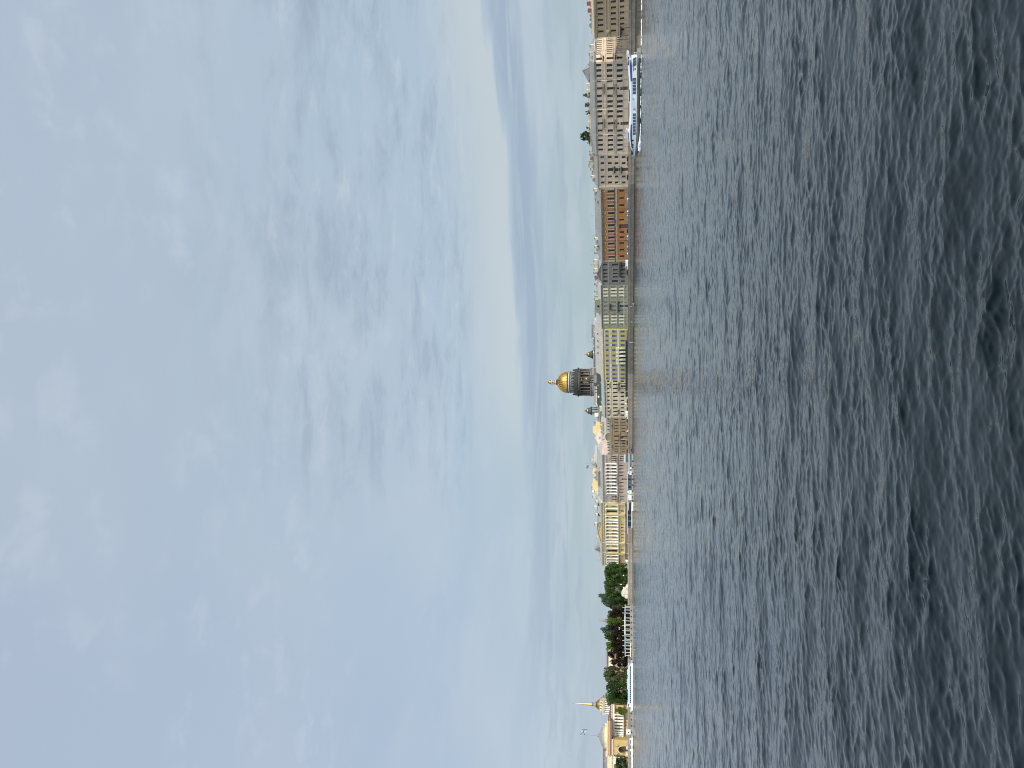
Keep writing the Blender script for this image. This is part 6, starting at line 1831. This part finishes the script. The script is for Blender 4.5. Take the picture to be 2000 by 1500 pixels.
f = Berth(997, 1031, 506, 506); dk = thing('floating_restaurant', 'long dark glazed floating hall moored below the yellow building', 'pavilion', f.L, f.rz); W = f.len
b = MB(); b.box(0, W, -.2, 7, -.4, f.z(1233.2, 1014), 'pontoon'); b.box(0, W + 1.5, -.5, -.21, f.z(1234.6, 1014), f.z(1233.2, 1014), 'tent_white'); b.build('deck', dk)
for k in range(9):
    b = MB(); b.box(W * k / 9 + .1, W * (k + 1) / 9 - .1, .2, .3, f.z(1233.2, 1014) + .02, f.z(1226.4, 1014), 'glass_dark' if k % 3 else 'glass_teal'); b.build('glass_panel', dk)
b = MB(); b.box(0, W, .32, 6, f.z(1233.2, 1014) + .01, f.z(1226.3, 1014), 'dark_room'); b.build('wall', dk); b = MB(); b.box(-4, W + 9, -.2, 6.2, f.z(1226.2, 1014), f.z(1225.5, 1014), 'tent_white'); b.build('roof', dk)
db = thing('motorboat', 'small dark boat moored against the wall right of the teal restaurant', 'boat', ground(880, 512, 0)); b = MB(); b.prism([(-2.2, -.2), (2.0, -.2), (2.4, .9), (-2.8, 1.1)], -.9, .9, 'paint_navy'); b.build('hull', db); b = MB(); b.prism([(-.8, .95), (1.2, .95), (1.0, 1.6), (-.3, 1.6)], -.7, .7, 'glass_dark'); b.build('cabin', db)

# -- monument on a boulder
mt = thing('boulder', 'big pale wave shaped granite boulder among the trees', 'boulder', ground(1154, 556), 0)
k = 556 / F; Zb = lambda V: spot(1154, V, 556).z - 2.6
prof = [(1169, 1228), (1169, 1223), (1165.5, 1220), (1164, 1215.6), (1161, 1213.6), (1157, 1214), (1153.5, 1215.2), (1150, 1217.6), (1147, 1221.2), (1141.5, 1224.4), (1140, 1228)]
bm_ = MB(); vs = []
lay = [(-2.6, .78), (-1.6, 1.0), (1.6, 1.0), (2.6, .8)]
rr3 = np.random.default_rng(4)
pts = [((1154 - y) * k, Zb(V)) for y, V in prof]; n = len(pts)
for yo, sc_ in lay:
    for x, z in pts: vs.append((x * sc_ + rr3.normal(0, .12), yo + rr3.normal(0, .15), max(-.1, z) * (.75 + .25 * sc_) + rr3.normal(0, .08)))
fs = [(j * n + i, j * n + i + 1, (j + 1) * n + i + 1, (j + 1) * n + i) for j in range(3) for i in range(n - 1)] + [tuple(range(n)), tuple(range(4 * n - 1, 3 * n - 1, -1))]
bm_.faces(vs, fs, 'rock'); bm_.build('rock_body', mt)


def skin(name, joints, edges, m, parent=None, loc=None, lvl=2):
    """one continuous body grown over a skeleton; joints: (x, y, z, radius)"""
    me = bpy.data.meshes.new(name); me.from_pydata([j[:3] for j in joints], edges, [])
    o = bpy.data.objects.new(name, me); COL.objects.link(o)
    sm = o.modifiers.new('skin', 'SKIN'); sb = o.modifiers.new('sub', 'SUBSURF'); sb.levels = lvl; sb.render_levels = lvl
    for i, j in enumerate(joints):
        v = me.skin_vertices[0].data[i]; v.radius = (j[3], j[3]); v.use_root = (i == 0)
    dg = bpy.context.evaluated_depsgraph_get(); ev = o.evaluated_get(dg)
    m2 = bpy.data.meshes.new_from_object(ev)
    bpy.data.objects.remove(o); bpy.data.meshes.remove(me)
    m2.name = name; m2.materials.clear(); m2.materials.append(MATS[m])
    m2.polygons.foreach_set('use_smooth', np.ones(len(m2.polygons), bool))
    return link(name, m2, parent, loc)


p = ground(1155.5, 556, 2.6); st_ = thing('equestrian_statue', 'dark green bronze rider on a rearing horse on top of the boulder', 'statue', p + Vector((0, 0, Zb(1214.4) + .0)), 0)
H = [(0.2, 0, 1.9, .62), (1.0, 0, 2.7, .70), (1.6, 0, 3.3, .62), (2.1, 0, 4.2, .42), (2.4, 0, 4.9, .34), (3.0, 0, 4.9, .24), (3.5, 0, 4.5, .17),     # trunk, neck, head
     (-.1, .35, 1.2, .36), (.3, .4, .6, .2), (-.1, .4, .02, .15), (-.1, -.35, 1.2, .36), (.5, -.4, .65, .2), (.2, -.4, .02, .15),                      # hind legs
     (2.2, .35, 2.9, .24), (2.9, .38, 3.1, .16), (2.8, .38, 2.4, .12), (2.2, -.35, 3.1, .24), (2.8, -.38, 3.5, .16), (2.9, -.38, 2.8, .12),           # forelegs
     (-.5, 0, 1.7, .2), (-1.0, 0, 1.0, .2), (-1.1, 0, .1, .14)]                                                                                        # tail
HE = [(0, 1), (1, 2), (2, 3), (3, 4), (4, 5), (5, 6), (0, 7), (7, 8), (8, 9), (0, 10), (10, 11), (11, 12), (2, 13), (13, 14), (14, 15), (2, 16), (16, 17), (17, 18), (0, 19), (19, 20), (20, 21)]
skin('horse', H, HE, 'bronze', st_)
Rr = [(.7, 0, 3.5, .34), (.65, 0, 4.2, .42), (.7, 0, 4.75, .3), (.72, 0, 5.05, .14), (.75, 0, 5.4, .24), (.9, .5, 3.2, .24), (1.3, .62, 2.5, .17), (1.1, .62, 1.9, .14), (.9, -.5, 3.2, .24), (1.3, -.62, 2.5, .17), (1.1, -.62, 1.9, .14),
      (.8, .45, 4.6, .18), (1.4, .6, 4.4, .13), (2.0, .7, 4.7, .1), (.8, -.45, 4.6, .18), (1.2, -.5, 4.0, .13), (1.6, -.3, 3.9, .1)]
RE = [(0, 1), (1, 2), (2, 3), (3, 4), (0, 5), (5, 6), (6, 7), (0, 8), (8, 9), (9, 10), (2, 11), (11, 12), (12, 13), (2, 14), (14, 15), (15, 16)]
skin('rider', Rr, RE, 'bronze', st_)

# -- person sitting on the landing steps
pp = ground(629, 473, 1.45)
stp = thing('landing_steps', 'granite landing steps in the embankment wall below the green building', 'steps', ground(618, 467.5, 0), math.atan2(-.72, .69))
b = MB()
for i in range(6): b.box(-9 + i * .55, 9, .4 * i, 2.8, -.2 if i == 0 else .24 * i, .24 * (i + 1), 'quay_granite')
b.build('treads', stp)
pn = thing('person', 'person in a white top and dark trousers sitting on the landing steps', 'person', ground(629, 466.6, 1.0), math.atan2(-.72, .69))
P_ = [(0, 0, .12, .14), (0, .02, .38, .16), (0, .02, .52, .15), (0, 0, .62, .055), (0, -.02, .78, .10), (.1, -.38, .16, .085), (.12, -.42, -.28, .055), (.12, -.55, -.34, .04), (-.1, -.38, .16, .085), (-.12, -.42, -.28, .055), (-.12, -.55, -.34, .04),
      (.2, -.02, .5, .06), (.25, -.14, .26, .045), (.14, -.34, .22, .035), (-.2, -.02, .5, .06), (-.25, -.14, .26, .045), (-.14, -.34, .22, .035)]
PE = [(0, 1), (1, 2), (2, 3), (3, 4), (0, 5), (5, 6), (6, 7), (0, 8), (8, 9), (9, 10), (2, 11), (11, 12), (12, 13), (2, 14), (14, 15), (15, 16)]
skin('body', P_, PE, 'skin', pn)
skin('shirt', [(0, .01, .16, .165), (0, .02, .38, .185), (0, .02, .53, .165), (.2, -.01, .5, .075), (-.2, -.01, .5, .075)], [(0, 1), (1, 2), (2, 3), (2, 4)], 'paint_white', pn)
skin('trousers', [(0, 0, .1, .16), (.1, -.38, .16, .10), (.12, -.42, -.22, .07), (-.1, -.38, .16, .10), (-.12, -.42, -.22, .07)], [(0, 1), (1, 2), (0, 3), (3, 4)], 'paint_navy', pn)
skin('hair', [(0, .02, .80, .105), (0, .0, .86, .07)], [(0, 1)], 'bark', pn)

# -- white mooring posts at the steps
def mooring_post(y, label):
    a = ground(y, front_depth(y) - 24, 0); t = thing('mooring_post', label, 'post', a, 0, 'white posts on the embankment wall')
    # stands against the wall
    for i in range(len(BP) - 1):
        s_, _ = sight(y, 1232)
        A, B = BP[i], BP[i + 1]; d = B - A; den = d.x - s_ * d.y
        k_ = (s_ * A.y - A.x) / den
        if 0 <= k_ <= 1: t.location = A + d * k_ + Vector((0, -.35, 0))
    b = MB(); b.tube((0, 0, -.3), (0, 0, 2.3), .22, 'lamp_cream', .2, 8); b.lathe([(.2, 2.3), (.3, 2.35), (.3, 2.5), (.05, 2.65)], 'lamp_cream', (0, 0, 0), 8); b.build('shaft', t)
mooring_post(599.5, 'white mooring post on the embankment wall below the blue door')
mooring_post(669, 'white mooring post on the embankment wall below the dark site fence')

# ================================================================== lamps
def lamp_mast(y, Vt, label, Y=None, m='lamp_cream'):
    Y = front_depth(y) - 14 if Y is None else Y
    p = ground(y, Y); h = spot(y, Vt, Y).z - 2.6
    t = thing('lamp_mast', label, 'lamp mast', p, 0, 'tall lamp masts along the embankment')
    b = MB(); b.tube((0, 0, 0), (0, 0, 1.2), .22, m, .2, 8); b.tube((0, 0, 1.2), (0, 0, h), .15, m, .08, 8); b.build('pole', t)
    a = MB(); a.tube((0, 0, h - .2), (-.4, -1.6, h + .1), .06, m, .05, 5); a.box(-.62, -.22, -2.2, -1.5, h + .02, h + .18, m); a.build('arm', t)
for y, V, lb_ in ((51, 1160, 'tall cream lamp mast in front of the brown building at the right edge'), (77, 1159, 'tall lamp mast before the foreshortened side of the beige block'), (95.5, 1157.5, 'tall lamp mast before the turned corner of the beige block'),
                  (154.5, 1157.5, 'tall cream lamp mast before the beige block, below the glass pyramid'), (211.5, 1160, 'tall cream lamp mast before the middle of the beige block'), (261, 1161, 'tall cream lamp mast before the beige block, below the large roof bush'),
                  (764, 1178.5, 'tall cream lamp mast before the sand coloured building, towards its right end'), (793.5, 1178.5, 'tall cream lamp mast before the sand coloured building, towards its left end'),
                  (983, 1176, 'tall cream lamp mast where the granite palace meets the yellow building'), (1005.5, 1175, 'tall cream lamp mast before the right block of the yellow building'), (1061, 1176, 'tall cream lamp mast before the middle of the yellow building'), (1081, 1176, 'tall cream lamp mast before the left block of the yellow building')):
    lamp_mast(y, V, lb_)
def street_lamp(y, Vt, label, Y=None, globes=0, m='iron'):
    Y = front_depth(y) - 19 if Y is None else Y
    p = ground(y, Y); h = spot(y, Vt, Y).z - 2.6
    t = thing('street_lamp', label, 'street lamp', p, 0, 'street lamps along the embankment')
    b = MB(); b.lathe([(.22, 0), (.2, .4), (.1, .6), (.08, h - .5), (.05, h - .3)], m, (0, 0, 0), 8); b.build('pole', t)
    g = MB()
    if globes == 2:
        g.tube((-.55, 0, h - .5), (.55, 0, h - .5), .04, m, n=5); g.ball((-.55, 0, h - .15), .34, 'globe'); g.ball((.55, 0, h - .15), .34, 'globe')
    elif globes == 1:
        g.ball((0, 0, h), .42, 'globe')
    else:
        g.lathe([(.12, h - .3), (.3, h + .1), (.34, h + .3), (.1, h + .5)], 'iron', (0, 0, 0), 8)
    g.build('lantern', t)
for y, V, n_, lb_ in ((43.5, 1196, 0, 'dark street lamp before the brown building at the right edge'), (136, 1216, 0, 'dark street lamp above the stern of the hydrofoil'), (286.5, 1200, 0, 'dark street lamp above the bow of the hydrofoil'), (195, 1214, 0, 'dark street lamp behind the middle of the hydrofoil'),
                      (394.5, 1198, 0, 'dark street lamp before the right half of the orange mansion'), (491, 1202, 0, 'dark street lamp before the left end of the orange mansion'), (664, 1200, 0, 'dark street lamp before the yellow printed screen'), (831, 1208, 0, 'dark street lamp before the right half of the sandstone palace'),
                      (872, 1208, 0, 'dark street lamp before the left half of the sandstone palace'), (969, 1208, 0, 'dark street lamp before the left end of the granite palace'), (1038.5, 1206, 0, 'dark street lamp before the yellow building, under its gable')):
    street_lamp(y, V, lb_, globes=n_)
for y, V, n_, lb_ in ((787.8, 1222.6, 1, 'white globe lamp on the parapet below the sand coloured building'),):
    t = street_lamp(y, V, lb_, front_depth(y) - 26, 1)
for y, V, n_, lb_ in ((1124, 1217.8, 1, 'white globe lamp under the broad tree left of the yellow building'), (1142, 1213, 1, 'white globe lamp just right of the boulder'), (1228, 1209, 2, 'twin globe lamp before the widest copper tree'), (1148.5, 1218, 1, 'white globe lamp at the right foot of the boulder'), (1161, 1213.5, 0, 'thin dark lamp post standing before the boulder')):
    street_lamp(y, V, lb_, 548, n_)

# ================================================================== vehicles (parts: body, cabin glass, four wheels, lights)
for nm, c in (('car_white', (.72, .72, .72)), ('car_black', (.015, .016, .018)), ('car_silver', (.38, .39, .40)), ('car_red', (.25, .02, .02)), ('car_blue', (.03, .06, .16))):
    mat(nm, c, .25, .05, 1.0)
def make_vehicle(kind, paint, label, cat, group):
    L, H, Wd = {'car': (4.4, 1.46, 1.76), 'suv': (4.7, 1.75, 1.9), 'van': (5.6, 2.5, 2.0)}[kind]
    t = thing('parked_' + ('car' if kind != 'van' else 'van'), label, cat, (0, 0, 0), 0, group)
    h = L / 2; b = MB()
    if kind == 'van':
        b.prism([(-h, .35), (h, .35), (h, H - .1), (h - .15, H), (-h + 1.5, H), (-h + .75, 1.35), (-h + .05, 1.05)], -Wd / 2, Wd / 2, paint)
    else:
        b.prism([(-h, .32), (h, .32), (h, .85), (h - .15, .95), (-h + 1.2, .95), (-h + .1, .78)], -Wd / 2, Wd / 2, paint)
        b.prism([(-h + 1.25, .951), (h - .35, .951), (h - .95, H), (-h + 1.95, H)], -Wd / 2 + .12, Wd / 2 - .12, paint)
    b.build('body', t)
    g = MB()
    if kind == 'van':
        g.prism([(-h + 1.0, 1.4), (-h + 2.2, 1.4), (-h + 2.2, 2.1), (-h + 1.4, 2.1)], -Wd / 2 - .012, Wd / 2 + .012, 'glass_dark')
    else:
        g.prism([(-h + 1.5, .99), (h - .55, .99), (h - 1.0, H - .1), (-h + 2.0, H - .1)], -Wd / 2 + .105, Wd / 2 - .105, 'glass_dark')
    g.build('windows', t)
    for sx in (-1, 1):
        for sy in (-1, 1):
            w = MB(); w.lathe([(.1, -.1), (.30, -.1), (.33, -.05), (.33, .05), (.30, .1), (.1, .1)], 'rubber', (0, 0, 0), 12); wo = w.build('wheel', t, (sx * (h - .85), sy * (Wd / 2 - .08), .33), (math.pi / 2, 0, 0))
            r_ = MB(); r_.lathe([(.02, -.11), (.2, -.11), (.2, .11), (.02, .11)], 'zinc_light', (0, 0, 0), 10); r_.build('rim', wo)
    for sy in (-1, 1):
        l = MB(); l.box(-h - .02, -h + .06, sy * Wd * .36 - .15, sy * Wd * .36 + .15, .62, .76, 'globe'); l.build('headlight', t)
    return t
PROTO = {}
def vehicle(kind, paint, y, label, Y=None):
    Y = front_depth(y) - 9 if Y is None else Y
    p = ground(y, Y, 2.604); t_ = front_depth(y + 5) - front_depth(y - 5)
    A, B = ground(y + 5, front_depth(y + 5)), ground(y - 5, front_depth(y - 5)); rz = math.atan2(B.y - A.y, B.x - A.x)
    key = (kind, paint); cat = 'van' if kind == 'van' else 'car'; grp = 'vehicles along the embankment street'
    if key not in PROTO:
        t = make_vehicle(kind, paint, label, cat, grp); t.location = p; t.rotation_euler = (0, 0, rz); PROTO[key] = t
    else:
        copy_thing(PROTO[key], p, rz, label, grp)
for k, pnt, y, lb_ in (('suv', 'car_black', 19, 'dark car before the brown building at the right edge'), ('car', 'car_white', 26, 'white car before the brown building at the right edge'), ('van', 'car_white', 63, 'white van at the left end of the brown building'),
                       ('car', 'car_black', 70.5, 'dark car in the shade where the brown building meets the beige corner'), ('suv', 'car_black', 312, 'dark car at the right end of the tan four storey building'), ('car', 'car_black', 322, 'dark car before the second window of the tan building'), ('suv', 'car_black', 348, 'dark car before the left windows of the tan building'),
                       ('car', 'car_white', 393, 'white car at the lamp before the orange mansion'), ('car', 'car_white', 417, 'white car right of the orange mansion door'), ('car', 'car_silver', 425, 'silver car just right of the orange mansion door'), ('suv', 'car_red', 452, 'dark red car left of the orange mansion door'),
                       ('car', 'car_white', 465.5, 'white car before the left half of the orange mansion'), ('car', 'car_silver', 486, 'silver car near the left end of the orange mansion'), ('car', 'car_white', 499.5, 'white car at the left corner of the orange mansion'), ('van', 'car_white', 517, 'white van under the black canopy of the grey stone house'),
                       ('suv', 'car_black', 534, 'dark car before the middle of the grey stone house'), ('suv', 'car_black', 785, 'dark car before the sand coloured building, behind the globe lamp'), ('car', 'car_white', 790.5, 'white car beside the dark one behind the globe lamp'), ('suv', 'car_black', 799, 'dark car before the left end of the sand coloured building'),
                       ('van', 'car_white', 811, 'white van where the sand coloured building meets the sandstone palace'), ('suv', 'car_black', 822, 'dark car at the right end of the sandstone palace'), ('car', 'car_blue', 834, 'dark blue car before the right half of the sandstone palace'), ('suv', 'car_silver', 846, 'silver car right of the sandstone palace door'),
                       ('suv', 'car_black', 866, 'dark car left of the sandstone palace door'), ('suv', 'car_black', 882, 'dark car at the left end of the sandstone palace'), ('van', 'car_white', 1100, 'white van at the left end of the yellow building'), ('van', 'car_white', 1106, 'white van at the first tree beside the yellow building'),
                       ('car', 'car_silver', 1112, 'silver car under the first tree beside the yellow building'), ('suv', 'car_black', 1120, 'dark car under the broad tree with the lamp')):
    vehicle(k, pnt, y, lb_)
